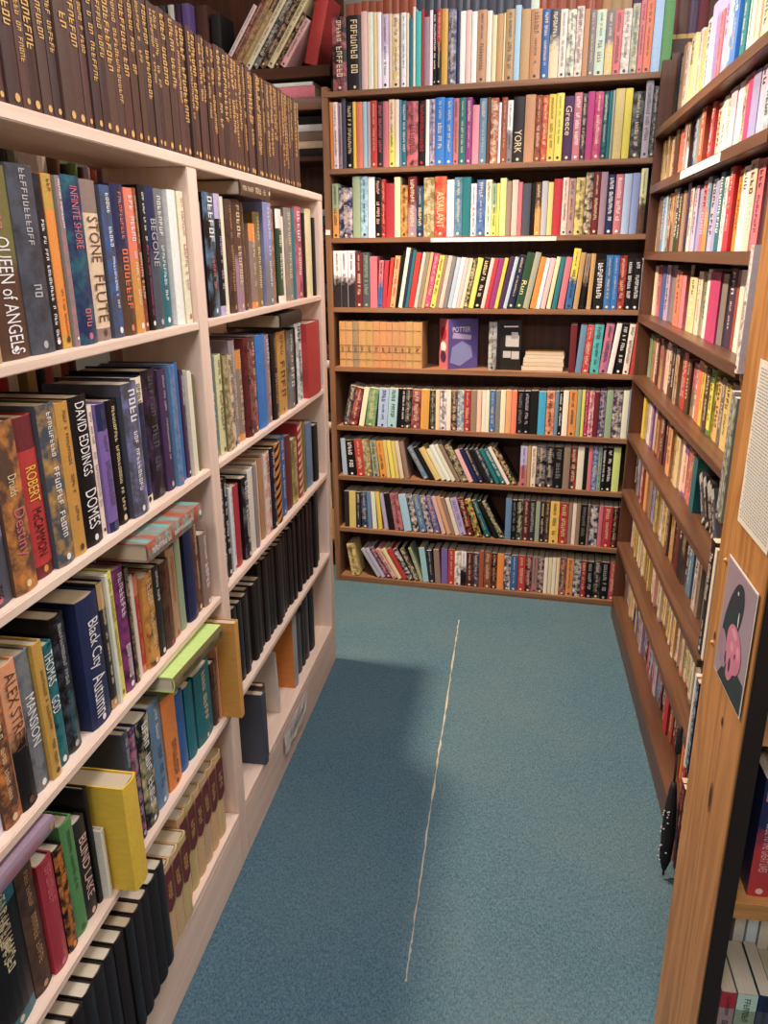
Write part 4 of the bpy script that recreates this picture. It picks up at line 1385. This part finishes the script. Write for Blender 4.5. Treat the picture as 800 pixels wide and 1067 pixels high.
# fifth shelf: tan antique set, two face-out books, a flat pile
z = BZ[4]
PAL['fawn'] = (192,142,92); LIN['fawn'] = lin(PAL['fawn'])
s = .006
for i, w in enumerate((33,37,32,38,37,36,35,29,38,32,36,47)):
    th = w/1000*.93
    o = book('antique_volume', th-.001, .212-rnd.uniform(0,.004), .14, True, 'fawn' if i not in (2,) else 'taupe', 'tan', 'brown', 'q', '', bp(s+th/2, .012, z), (0,0,ANG), f'old tan leather volume, {ordinal(i+1)} from left, back bookcase fifth shelf', 'old tan leather volumes on the fifth shelf')
    for v in (.16, .33, .47, .8):
        bm = bmesh.new(); y_ = -.0008; w_ = th*.46
        bm.faces.new([bm.verts.new(q) for q in ((-w_, y_, .212*v), (w_, y_, .212*v), (w_, y_, .212*v+.002), (-w_, y_, .212*v+.002))])
        t = link('spine_band', finish(bm, 'spine_band'), INK, o); setcol(t, 'brown')
    bm = bmesh.new(); pseudo(bm, th, .212, .56, .66, .34, -.0009, random.Random(i+50)); t = link('title', finish(bm, 'title'), INK, o); setcol(t, 'brown')
    s += th
def face_out(kind, s, wid, h, th, turn, cf, cs, label, off=.045, stack=()):
    # stands with its front cover towards the aisle; spine on its left
    root = thing(kind, label, 'book', bp(s, off, z+.0006), (0, 0, ANG+turn))
    bm = bmesh.new(); box_bm(bm, 0, wid, 0, .003, 0, h); f = link('front_cover', finish(bm, 'front_cover'), INK, root); setcol(f, cf)
    bm = bmesh.new(); box_bm(bm, -.003, 0, 0, th, 0, h); f = link('spine', finish(bm, 'spine'), INK, root); setcol(f, cs)
    bm = bmesh.new(); box_bm(bm, 0, wid, th-.003, th, 0, h); f = link('back_cover', finish(bm, 'back_cover'), INK, root); setcol(f, cf)
    bm = bmesh.new(); box_bm(bm, .001, wid-.004, .004, th-.004, .003, h-.003); link('page_block', finish(bm, 'page_block'), PAGES, root)
    return root
def patch(name, parent, c, pts, y=-.0006):
    bm = bmesh.new(); bm.faces.new([bm.verts.new((x, y, zz)) for x, zz in pts]); o = link(name, finish(bm, name), INK, parent); setcol(o, c); return o
def ell(cx, cz, rx, rz, n=20, rot=0.0):
    return [(cx+rx*math.cos(k*2*PI/n)*math.cos(rot)-rz*math.sin(k*2*PI/n)*math.sin(rot), cz+rx*math.cos(k*2*PI/n)*math.sin(rot)+rz*math.sin(k*2*PI/n)*math.cos(rot)) for k in range(n)]
PAL['indigo'] = (92,82,150); LIN['indigo'] = lin(PAL['indigo'])
f = face_out('hardcover_book', .528, .152, .225, .088, .62, 'indigo', 'rose', 'indigo hardcover turned face out with pink spine, back bookcase fifth shelf', off=.012)
patch('cover_art', f, 'periwinkle', [(.01,.03),(.06,.012),(.125,.05),(.118,.10),(.07,.125),(.02,.10)])
patch('cover_art', f, 'lilac', [(.02,.14),(.115,.13),(.118,.15),(.025,.165)])
def flat_text(parent, txt, x0, x1, zc, hgt, c, y=-.0009):
    cu = bpy.data.curves.new('t', 'FONT'); cu.body = txt; cu.resolution_u = 2
    ob = bpy.data.objects.new('t', cu); col.objects.link(ob)
    dg = bpy.context.evaluated_depsgraph_get(); me = bpy.data.meshes.new_from_object(ob.evaluated_get(dg))
    bpy.data.objects.remove(ob); bpy.data.curves.remove(cu)
    xs = [v.co.x for v in me.vertices]; ys = [v.co.y for v in me.vertices]
    for v in me.vertices: v.co = (x0+(v.co.x-min(xs))/(max(xs)-min(xs))*(x1-x0), y, zc+((v.co.y-min(ys))/(max(ys)-min(ys))-.5)*hgt)
    t = link('title', me, INK, parent); setcol(t, c); return t
flat_text(f, 'POTTER', .022, .112, .178, .022, 'white')
for k, (zc, rr, c) in enumerate(((.16,.022,'crimson'),(.10,.016,'white'),(.055,.02,'plum'))):
    bm = bmesh.new(); bm.faces.new([bm.verts.new((-.0036, y_, z_)) for y_, z_ in ell(.044, zc, .03, rr*1.4)])
    t = link('spine_art', finish(bm, 'spine_art'), INK, f); setcol(t, c)
book('hardcover_book', .036, .214, .14, True, 'silver', 'charcoal', 'charcoal', 'm', '', bp(.728, .03, z), (0,0,ANG), 'silver and charcoal hardcover right of the indigo face-out hardcover, back bookcase fifth shelf')
f = face_out('paperback_book', .755, .100, .222, .016, -.06, 'black', 'charcoal', 'black paperback facing out with grey pictures, back bookcase fifth shelf', off=.05)
for a in ((.03,.105,.06,.05),(.02,.055,.035,.03),(.058,.05,.035,.035),(.055,.14,.03,.03)):
    patch('cover_art', f, 'silver', [(a[0],a[1]),(a[0]+a[2],a[1]),(a[0]+a[2],a[1]+a[3]),(a[0],a[1]+a[3])])
patch('cover_art', f, 'white', [(.02,.19),(.085,.192),(.085,.198),(.02,.196)])
zz = z
for i, (c, th) in enumerate((('indigo',.021),('ivory',.017),('cream',.018),('white',.015),('tan',.012))):
    o = book('paperback_book', th-.0006, .185-.004*i, .11, False, c, 'white', 'white', 'q', '', (0,0,0), (0,0,0), f'{c} paperback lying flat, {ordinal(i+1)} from bottom of the pile, back bookcase fifth shelf', 'flat pile of paperbacks on the fifth shelf')
    # page edges face the aisle
    o.rotation_mode = 'QUATERNION'
    o.matrix_world = Matrix.Translation(bp(.955+.003*(i%2), .16, zz+th/2)) @ Matrix.Rotation(ANG, 4, 'Z') @ Matrix(((0,0,-1),(0,-1,0),(-1,0,0))).to_4x4() @ Matrix.Translation((0,.0,-.09))
    zz += th

# ------------------------------------------------------------------ further bookcase to the left of it
fc = thing('bookcase', 'dark far bookcase in the corner behind the pale bookcase, books tumbling right', 'bookcase', bp(0, .15, 0), (0,0,ANG))
FA, FB = -1.30, -.060
FZ = [z_+(z_-1.62)*.042 for z_ in (2.385, 2.235, 2.03, 1.68, 1.38, 1.10, .80, .22)]
def fp(s, off, z): return bp(s-.045, off+.15, z)
board('side_panel', fc, DARK, FA-.03, FA, .0, .26, 0, 2.95)
board('side_panel', fc, DARK, FB, FB+.012, .05, .26, 0, 2.37)
board('back_panel', fc, DARK, FA, FB, .26, .27, 0, 2.95, 0)
for i, zf in enumerate(FZ): board('shelf', fc, EDGE if i == 1 else DARK, FA, FB if i else FB+.01, 0, .26, zf-(.045 if i == 0 else .02), zf)
# tumbling books on top, lean right ~ 36 degrees
LEAN = math.radians(36)
tumble = (('white',.020,.31,'p','grey'),('brown',.022,.33,'m','rose'),('tan',.028,.34,'m','brown'),('tan',.026,.34,'b','brown'),('ivory',.026,.34,'p','tan'),('charcoal',.028,.34,'m','silver'),('black',.030,.34,'m','tan'),('cream',.028,.33,'p','brown'),('black',.022,.25,'m','tan'),('blush',.028,.22,'p','brown'))
s = -.235
for i in range(len(tumble)-1, -1, -1):
    c, th, h, pat, c2 = tumble[i]
    book('large_book', th-.001, h, .15, True, c, c2, 'brown' if c in ('white','ivory','cream','blush') else 'cream', pat, '', fp(s, .02, FZ[0]+th/2*math.sin(LEAN)), (0, LEAN, ANG), f'{nm(c)} and {c2} hardcover leaning right, {ordinal(i+1)} of the tumbled row atop far corner bookcase', 'tumbled row atop the far corner bookcase')
    if i: s -= (th+tumble[i-1][1])/2/math.cos(LEAN)+.001
book('large_book', .058, .275, .17, True, 'red', 'crimson', 'crimson', 'q', '', fp(-.10, .015, FZ[0]+.058/2*math.sin(.25)), (0, .25, ANG), 'thick red hardcover leaning at the right of the far corner bookcase top')
for i, (sx, c, th) in enumerate(((-.93,'amber',.05),(-.87,'sage',.03),(-.835,'slate',.035),(-.79,'white',.03),(-.755,'plum',.03),(-.716,'violet',.040),(-.66,'brown',.06),(-.59,'charcoal',.05))):
    book('large_book', th-.002, .30 if i < 7 else .26, .15, True, c, 'black', 'silver', 'q', '', fp(sx, .06 if i < 6 else .105, FZ[0]), (0,0,ANG), f'{c} upright hardcover behind the brown volumes, {ordinal(i+1)} from left atop far corner bookcase', 'upright books atop the far corner bookcase', rich=1)
# books lying on the lower shelves (spines to the aisle)
def flat_far(s0, s1, zb, th, c, label, off=.02, kind='large_book'):
    o = book(kind, th-.001, s1-s0, .17, True, c, 'white', 'white', 'q', '', (0,0,0), (0,0,0), label, 'books lying in the far corner bookcase')
    o.rotation_mode = 'QUATERNION'
    o.matrix_world = Matrix.Translation(bp(s1, off+.15, zb+th/2)) @ Matrix.Rotation(ANG, 4, 'Z') @ Matrix(((0,0,-1),(0,1,0),(1,0,0))).to_4x4()
    return o
flat_far(-.33, -.10, FZ[1], .035, 'taupe', 'taupe hardcover lying under the pink one, far corner bookcase second shelf')
flat_far(-.36, -.13, FZ[1]+.035, .046, 'pink', 'bright pink hardcover lying flat, far corner bookcase second shelf')
flat_far(-.35, -.14, FZ[1]+.081, .016, 'white', 'thin white hardcover lying atop the pink one, far corner bookcase second shelf')
for j, (lev, lst) in enumerate(((2, ('charcoal','cream','taupe','white','black')), (3, ('grey','brown','teal','white')), (4, ('charcoal','brown','slate')), (5, ('white','brown','maroon')), (6, ('ivory','charcoal')))):
    zb = FZ[lev]
    for i, c in enumerate(lst):
        th = (.036, .03, .042, .028, .034)[i]
        flat_far(-.30, -.085+.008*(i%2), zb, th, c, f'{c} hardcover lying flat, {ordinal(i+1)} from bottom, far corner bookcase {RN[lev]} shelf')
        zb += th
for i, (c, a) in enumerate((('rust',-4),('coral',-3),('cream',-2))):
    book('large_book', .012, .40, .15, True, c, 'brown', 'white', 'q', '', bp(-.150+.018*i, .185, FZ[7]+.008), (0, math.radians(a), ANG), f'slim {c} book standing in the tan box in the far corner bookcase', 'slim books standing in the tan box')
bxo = thing('storage_box', 'tan cardboard box holding slim books on the far corner bookcase bottom shelf', 'box', bp(-.122, .175, FZ[7]+.0005), (0,0,ANG))
for n_, a in (('front', (-.05,.05,-.005,-.001)), ('rear', (-.05,.05,.176,.180)), ('side', (-.054,-.05,-.005,.180)), ('side', (.05,.054,-.005,.180))):
    board('box_'+n_, bxo, KRAFT, a[0], a[1], a[2], a[3], 0, .17, .0008)
board('box_bottom', bxo, KRAFT, -.05, .05, -.001, .176, .0, .004, 0)

# ------------------------------------------------------------------ dark bookcase along the right
XR = .50
rc = thing('bookcase', 'dark brown bookcase along the right of the aisle, shelves of small paperbacks', 'bookcase', (XR, 2.6, 0))
RZ = [2.062, 1.862, 1.617, 1.372, 1.122, .872, .620, .370, .100]
YA, YB = 3.425, 1.880
def rb(name, x0, x1, y0, y1, z0, z1, mats=UMBER): return board(name, rc, mats, x0, x1, y0-2.6, y1-2.6, z0, z1)
for i, zr in enumerate(RZ):
    rb('shelf', 0, .22, YB, YA, zr-(.030 if i < 4 else .022), zr)
rb('side_panel', .004, .22, YA, YA+.022, 0, 2.30, DARK)
rb('side_panel', .012, .22, YB-.022, YB, 0, 2.30, DARK)
rb('back_panel', .22, .23, YB-.022, YA+.022, 0, 2.40, DARK)
rb('kickboard', .002, .014, YB, YA, 0, .078, UMBER)
board('shelf_label', rc, PAPER, -.0018, -.0003, 2.80-2.6-.52, 2.80-2.6, RZ[1]-.027, RZ[1]-.004, 0)
for rI in range(9):
    rows = load('G%d' % rI)
    for i, (s, th, h, ln, c1, c2, c3, pat, tx) in enumerate(rows):
        a = math.radians(ln); th = th/1000
        lab = book_label('paperback', rows, i, f'right bookcase {RN[rI]} shelf', 'far end')
        x = XR+(.045 if rI > 2 else .03)+rnd.uniform(0, .016)
        book('romance_paperback', th, h/1000, .105, False, c1, c2, c3, pat, tx, (x, YA-.004-s/1000, RZ[rI]+th/2*abs(math.sin(a))), (0, a, -PI/2), lab, f'paperbacks on the right bookcase {RN[rI]} shelf', rich=1)
# upper shelf shelf-end items
# ------------------------------------------------------------------ narrow display rack at the near end of it
nr = thing('display_rack', 'narrow dark rack of tall books between right bookcase and knotty pine panel', 'rack', (XR, 1.765, 0))
NZ = [1.36, 1.02, .665, .335, .03]
for zr in NZ: board('shelf', nr, UMBER, .002, .22, -.19, .09, zr-.02, zr)
board('side_panel', nr, DARK, .002, .22, -.215, -.19, 0, 1.75)
board('back_panel', nr, DARK, .22, .23, -.215, .09, 0, 1.75)
def rackbook(y, z_, th, h, c1, c2, c3, pat, label, text='', x=XR-.012, hard=False):
    return book('large_paperback', th, h, .19, hard, c1, c2, c3, pat, text, (x, y, z_), (0,0,-PI/2), label, 'tall books in the narrow rack')
rackbook(1.838, 1.36, .022, .27, 'white', 'grey', 'charcoal', 'm', 'tall white and grey book on the narrow rack uppermost shelf')
rackbook(1.838, 1.02, .020, .30, 'silver', 'charcoal', 'black', 'm', 'tall silver and charcoal book on the narrow rack second shelf')
rackbook(1.811, 1.02, .024, .29, 'sage', 'black', 'white', 'm', 'tall sage and black book on the narrow rack second shelf')
rackbook(1.831, .665, .036, .30, 'black', 'charcoal', 'white', 'p', 'tall black book with white lettering on the narrow rack third shelf', 'The Golden House,.10,.52;~,.70,.92')
rackbook(1.801, .665, .020, .29, 'ivory', 'grey', 'grey', 'q', 'tall ivory book beside the tall black one on the narrow rack third shelf')
rackbook(1.828, .335, .016, .27, 'white', 'lilac', 'grey', 'q', 'tall white book on the narrow rack fourth shelf')
rackbook(1.806, .335, .026, .265, 'navy', 'pale_blue', 'white', 'm', 'tall navy and pale-blue book on the narrow rack fourth shelf')
for i, c in enumerate(('rust','maroon','black','crimson')):
    rackbook(1.826-.027*i, .03, .024, .26, c, 'black', 'blush', 'm', f'tall {c} book on the narrow rack bottom shelf')

# folded umbrella leaning at the rack foot
um = thing('umbrella', 'folded black umbrella with specked canopy leaning against the foot of the narrow rack', 'umbrella', (.474, 1.83, .0))
def lathe(name, parent, mat, prof, A, B, seg=12, flute=0.0):
    A, B = Vector(A), Vector(B); ax = (B-A); q = ax.to_track_quat('Z', 'Y'); bm = bmesh.new(); rings = []
    for t, r_ in prof:
        rings.append([bm.verts.new(A + ax*t + q @ Vector((r_*(1+(flute if k%2 else -flute))*math.cos(k*2*PI/seg), r_*(1+(flute if k%2 else -flute))*math.sin(k*2*PI/seg), 0))) for k in range(seg)])
    for a, b in zip(rings, rings[1:]):
        for k in range(seg): bm.faces.new([a[k], a[(k+1)%seg], b[(k+1)%seg], b[k]])
    bm.faces.new(rings[0][::-1]); bm.faces.new(rings[-1])
    return link(name, finish(bm, name, True), mat, parent)
BLK = flat('black_fabric', (20,22,26), .7, .2, 90); MET = flat('dark_metal', (60,58,60), .35, .1, 30, 1.0)
P0, P1 = (-.012, -.045, .012), (.006, .045, .40)
L_ = lambda t: tuple(P0[i]+(P1[i]-P0[i])*t for i in range(3))
lathe('canopy', um, BLK, ((.04,.005),(.12,.014),(.3,.017),(.5,.014),(.62,.009),(.66,.006)), P0, P1, 16, .12)
lathe('shaft', um, MET, ((0,.003),(1,.003)), P0, P1, 8)
lathe('handle', um, BLK, ((0,.006),(.1,.008),(.9,.008),(1,.005)), L_(.86), L_(1.05), 10)
bm = bmesh.new(); r = random.Random(4)
for k in range(26):
    t = r.uniform(.1, .5); c = Vector(L_(t)); a = r.uniform(PI*.6, PI*1.5); rr = .0185
    m_ = Matrix.Translation(c + Vector((rr*math.cos(a), rr*math.sin(a)*.9, 0)))
    bmesh.ops.create_icosphere(bm, subdivisions=1, radius=.0028, matrix=m_)
t = link('canopy_specks', finish(bm, 'canopy_specks'), INK, um); setcol(t, 'silver')

# ------------------------------------------------------------------ knotty pine case facing the camera, its side panel to the aisle
PX = .357
pc = thing('bookcase', 'knotty pine bookcase at the right, side panel with pinned picture facing the aisle', 'bookcase', (PX, 1.05, 0))
sp = board('side_panel', pc, PINE, 0, .026, .0015, .250, 0, 2.05, .003)
board('face_strip', pc, NEAR_BLACK, .0012, .028, -.003, .0012, 0, 2.05, .001)  # near-black strip covering the front edge of the pine side panel
board('side_panel', pc, PINE, .86, .886, 0, .25, 0, 2.05)
board('back_panel', pc, DARK, .026, .86, .242, .25, 0, 2.05, 0)
PZ = [.045, .262, .637, .96, 1.30, 1.64, 2.05]
for zr in PZ: board('shelf', pc, PINE, .027, .859, .0, .242, zr-.034, zr)
# knots
def knot(yc, zc, ry, rz):
    bm = bmesh.new(); bm.faces.new([bm.verts.new((-.0006, y_, z_)) for y_, z_ in ell(yc, zc, ry, rz)])
    link('knot', finish(bm, 'knot'), KNOT, pc)
    bm = bmesh.new(); bm.faces.new([bm.verts.new((-.0004, y_, z_)) for y_, z_ in ell(yc, zc, ry*1.7, rz*1.5)])
    link('knot_ring', finish(bm, 'knot_ring'), KNOT2, pc)
KNOT = flat('knot_heart', (74,42,26), .5, .25, 120); KNOT2 = flat('knot_ring', (160,96,50), .5, .25, 120)
knot(.103, .752, .006, .020); knot(.205, 1.00, .004, .006); knot(.10, .90, .004, .006)
for yy, zz2 in ((.21, .985), (.20, 1.14)):
    bm = bmesh.new(); bmesh.ops.create_icosphere(bm, subdivisions=2, radius=.004, matrix=Matrix.Translation((-.001, yy, zz2))); link('nail', finish(bm, 'nail', True), flat('nail_head', (190,150,110), .4, .1, 50), pc)

# pinned picture
PT = {}
pic = thing('picture', 'glossy picture of dark oval shape above pink form, pinned on the pine panel', 'picture', (PX-.0022, 1.05, 0))
zt, zb, ya, yb = 1.158, .960, .1735, .022     # top, bottom, far edge, near edge
def sheet(name, parent, mat, y0, y1, z0, z1, x=0.0, t=.0006):
    return board(name, parent, mat, x-t, x, y0, y1, z0, z1, 0)
LILAC = flat('photo_lilac', (166,150,170), .3, .14, 9); DKFIG = flat('photo_dark', (40,52,66), .3, .3, 30); PINKF = flat('photo_pink', (222,134,170), .3, .2, 40); HAZE = flat('photo_haze', (176,140,168), .3, .2, 30); PINKL = flat('photo_pink_fold', (236,166,196), .3, .15, 60); DARKG = flat('photo_ground', (44,48,48), .35, .3, 20)
sheet('print_border', pic, PAPER, yb-.003, ya+.003, zb-.003, zt+.003)
sheet('print', pic, LILAC, yb, ya, zb, zt, -.0007)
def chaikin(p, n=2):
    for _ in range(n if len(p) < 16 else 0):
        p = [q for a, b in zip(p, p[1:]+p[:1]) for q in ((a[0]*.75+b[0]*.25, a[1]*.75+b[1]*.25), (a[0]*.25+b[0]*.75, a[1]*.25+b[1]*.75))]
    return p
def art(name, mat, pts, x):
    pts = chaikin(pts) if name != 'dark_ground' else pts
    bm = bmesh.new(); bm.faces.new([bm.verts.new((x, y_, z_)) for y_, z_ in pts]); return link(name, finish(bm, name), mat, pic)
art('dark_ground', DARKG, [(yb,zb),(ya-.02,zb),(ya-.05,zb+.035),(yb+.05,zb+.052),(yb,zb+.05)], -.0016)
art('dark_form', DKFIG, [(.150,.985),(.160,1.03),(.150,1.075),(.128,1.118),(.102,1.143),(.076,1.142),(.066,1.118),(.072,1.085),(.092,1.045),(.118,1.015),(.135,.99)], -.0018)
art('pale_haze', HAZE, [(.168,1.03),(.150,1.045),(.128,1.035),(.112,1.01),(.118,.985),(.140,.985),(.165,1.0)], -.0019)
art('pink_form', PINKF, [(.128,1.045),(.118,1.066),(.095,1.076),(.066,1.068),(.047,1.046),(.046,1.022),(.058,1.006),(.075,1.0),(.083,.986),(.098,.977),(.112,.984),(.110,1.0),(.122,1.018)], -.0020)
for q in ([(.112,1.062),(.092,1.070),(.072,1.060),(.088,1.052)], [(.066,1.056),(.052,1.040),(.060,1.030),(.074,1.044)], [(.100,1.048),(.086,1.040),(.090,1.028),(.106,1.034)]): art('pink_fold', PINKL, q, -.0021)
for q in ([(.103,1.012),(.094,1.02),(.090,1.0),(.098,.99)], ell(.076, 1.03, .003, .0045), [(.126,1.012),(.120,1.02),(.116,1.0),(.122,.995)]): art('dark_spot', DKFIG, q, -.0022)
for q in (ell(.10, 1.125, .003, .003), [(.082,1.07),(.086,1.09),(.083,1.105),(.080,1.09)]): art('light_spot', PAPER, q, -.0021)

# printed sheet above it
ps = thing('paper_sheet', 'white sheet covered in fine dotted rows pinned on the pine panel above the picture', 'paper', (PX-.0022, 1.05, 0))
zt2, zb2, ya2, yb2 = 1.47, 1.222, .163, .012
sheet('sheet', ps, PAPER, yb2, ya2, zb2, zt2)
bm = bmesh.new(); r = random.Random(2)
zz2 = zb2+.01
while zz2 < zt2-.01:
    yy = yb2+.006
    while yy < ya2-.012:
        L1 = r.uniform(.003, .009)
        bm.faces.new([bm.verts.new(p) for p in ((-.0010,yy,zz2),(-.0010,yy+L1,zz2),(-.0010,yy+L1,zz2+.0016),(-.0010,yy,zz2+.0016))])
        yy += L1+.003
    zz2 += .0048
t = link('print_rows', finish(bm, 'print_rows'), INK, ps); setcol(t, 'steel')

# books in the pine case
def pb(x, z_, th, h, c1, c2, c3, pat, label, text='', d=.15, lean=0, y=1.075, kind='paperback_book', hard=False):
    return book(kind, th, h, d, hard, c1, c2, c3, pat, text, (x, y, z_+th/2*abs(math.sin(lean))), (0, lean, 0), label, 'books in the knotty pine bookcase')
o = pb(.4235, .637, .034, .222, 'navy', 'red', 'blush', 's', 'navy over red paperback with small portrait, first on the pine bookcase shelf', 'THE NEW GUIDE TO THE GREAT LIVES,.2,.78', y=1.066)
bm = bmesh.new(); bm.faces.new([bm.verts.new(p) for p in ((-.013,-.0008,.182),(.013,-.0008,.182),(.013,-.0008,.215),(-.013,-.0008,.215))]); t = link('portrait', finish(bm, 'portrait'), INK, o); setcol(t, 'coral')
bm = bmesh.new(); bm.faces.new([bm.verts.new((x_, -.0014, z_)) for x_, z_ in ell(0, .196, .006, .01)]); t = link('portrait_face', finish(bm, 'portrait_face'), INK, o); setcol(t, 'rust')
pb(.458, .637, .024, .20, 'cream', 'tan', 'charcoal', 'p', 'cream paperback with dark lettering beside the navy-over-red one, pine bookcase', 'BREATHING,.2,.75')
pb(.486, .637, .022, .19, 'orange', 'red', 'white', 'm', 'orange and red paperback right of the cream one, pine bookcase')
pb(.515, .637, .028, .21, 'white', 'teal', 'charcoal', 'p', 'white paperback with lettering right of the orange one, pine bookcase')
for i, c in enumerate(('teal','maroon','straw','slate','green','ivory','navy','rust')):
    pb(.55+.034*i, .637, .030, .19+.008*(i%3), c, 'cream', 'white', 'm', f'{c} patterned paperback, {ordinal(i+5)} from left on the pine bookcase middle shelf')
# lower shelf
for i, (x, th, h, c, c2, lab) in enumerate(((.404,.024,.176,'mauve','crimson','mauve paperback first on the pine bookcase lower shelf'),(.434,.032,.176,'sage','mint','sage paperback second on the pine bookcase lower shelf'),(.463,.022,.178,'slate','navy','slate paperback third on the pine bookcase lower shelf'),(.49,.026,.165,'olive','straw','olive paperback fourth on the pine bookcase lower shelf'),(.52,.03,.17,'straw','tan','straw paperback fifth on the pine bookcase lower shelf'))):
    pb(x, .262, th, h, c, c2, 'charcoal', 'b', lab, d=.11, y=1.058)
pb(.415, .262, .03, .26, 'tan', 'orange', 'brown', 'q', 'tall tan hardcover behind the mauve paperback on the pine bookcase lower shelf', d=.06, y=1.19, kind='hardcover_book', hard=True)
for i in range(5):
    pb(.452+.022*i, .262, .018, .30-.004*i, 'ivory' if i % 2 == 0 else 'white', 'grey', 'grey', 'q', f'tall pale paperback, {ordinal(i+1)} from left in the rear row, pine bookcase lower shelf', d=.06, y=1.19)
lz = .637+.224
for i, (c, th) in enumerate((('ivory',.02),('white',.016))):
    o = book('paperback_book', th-.001, .24, .13, False, c, 'white', 'grey', 'q', '', (0,0,0), (0,0,0), f'{c} paperback lying atop the row on the pine bookcase middle shelf, {"lower" if i == 0 else "upper"} of two')
    o.rotation_mode = 'QUATERNION'
    o.matrix_world = Matrix.Translation((.42+.24, 1.09, lz+th/2)) @ Matrix(((0,0,-1),(0,1,0),(1,0,0))).to_4x4()
    lz += th

# ------------------------------------------------------------------ lamps
def area(name, loc, target, size, power, color, sy=None):
    l = bpy.data.lights.new(name, 'AREA'); l.energy = power; l.color = color; l.size = size
    if sy: l.shape = 'RECTANGLE'; l.size_y = sy
    o = bpy.data.objects.new(name, l); col.objects.link(o); o.location = loc
    o.rotation_euler = (Vector(target)-Vector(loc)).to_track_quat('-Z', 'Y').to_euler(); return o
sl = bpy.data.lights.new('warm_ceiling_spot', 'SPOT'); sl.energy = LAMP_W; sl.color = (1.0, .75, .49); sl.shadow_soft_size = .045
sl.spot_size = math.radians(100); sl.spot_blend = .55
so = bpy.data.objects.new('warm_ceiling_spot', sl); col.objects.link(so); so.location = (-.97, 2.85, 3.1)
so.rotation_euler = (Vector((-.02, 2.1, 0))-Vector(so.location)).to_track_quat('-Z', 'Y').to_euler()
area('far_aisle_ceiling_lamp', (1.25, 1.9, 3.0), (-.68, 1.6, 1.5), .5, LAMP_R, (1.0, .94, .88), .9)
area('aisle_ceiling_lamp', (.0, .35, 3.1), (0, .9, 0), .5, LAMP_A, (.99, .98, 1.0), 1.2)
area('shop_ceiling_lamp', (-.1, -1.3, 3.1), (-.1, .5, 1.0), 1.2, LAMP_S, (1.0, .97, .97), .6)
area('end_ceiling_lamp', (.05, 2.35, 3.12), (.05, 2.6, 0), .5, LAMP_E, (1.0, .95, .93), .9)
w = bpy.data.worlds.new('room_ambient'); sc.world = w; w.use_nodes = True
w.node_tree.nodes['Background'].inputs[0].default_value = (1, .96, .92, 1); w.node_tree.nodes['Background'].inputs[1].default_value = .035

# ------------------------------------------------------------------ camera
R = ((0.98675186, 0.04358703, -0.15627202), (0.1620281, -0.31360318, 0.9356281), (-0.00822615, -0.94855322, -0.31651084))
cd = bpy.data.cameras.new('camera'); cam = bpy.data.objects.new('camera', cd); col.objects.link(cam)
cd.sensor_fit = 'VERTICAL'; cd.sensor_height = 36; cd.lens = 36*808/1067; cd.clip_start = .05
m = Matrix(((R[0][0], -R[0][1], -R[0][2], 0), (R[1][0], -R[1][1], -R[1][2], 0), (R[2][0], -R[2][1], -R[2][2], 1.62), (0,0,0,1)))
cam.matrix_world = m; sc.camera = cam
sc.view_settings.view_transform = 'Standard'; sc.view_settings.look = 'None'; sc.view_settings.exposure = EXPO
sc.view_settings.gamma = 1; sc.view_settings.use_curve_mapping = False
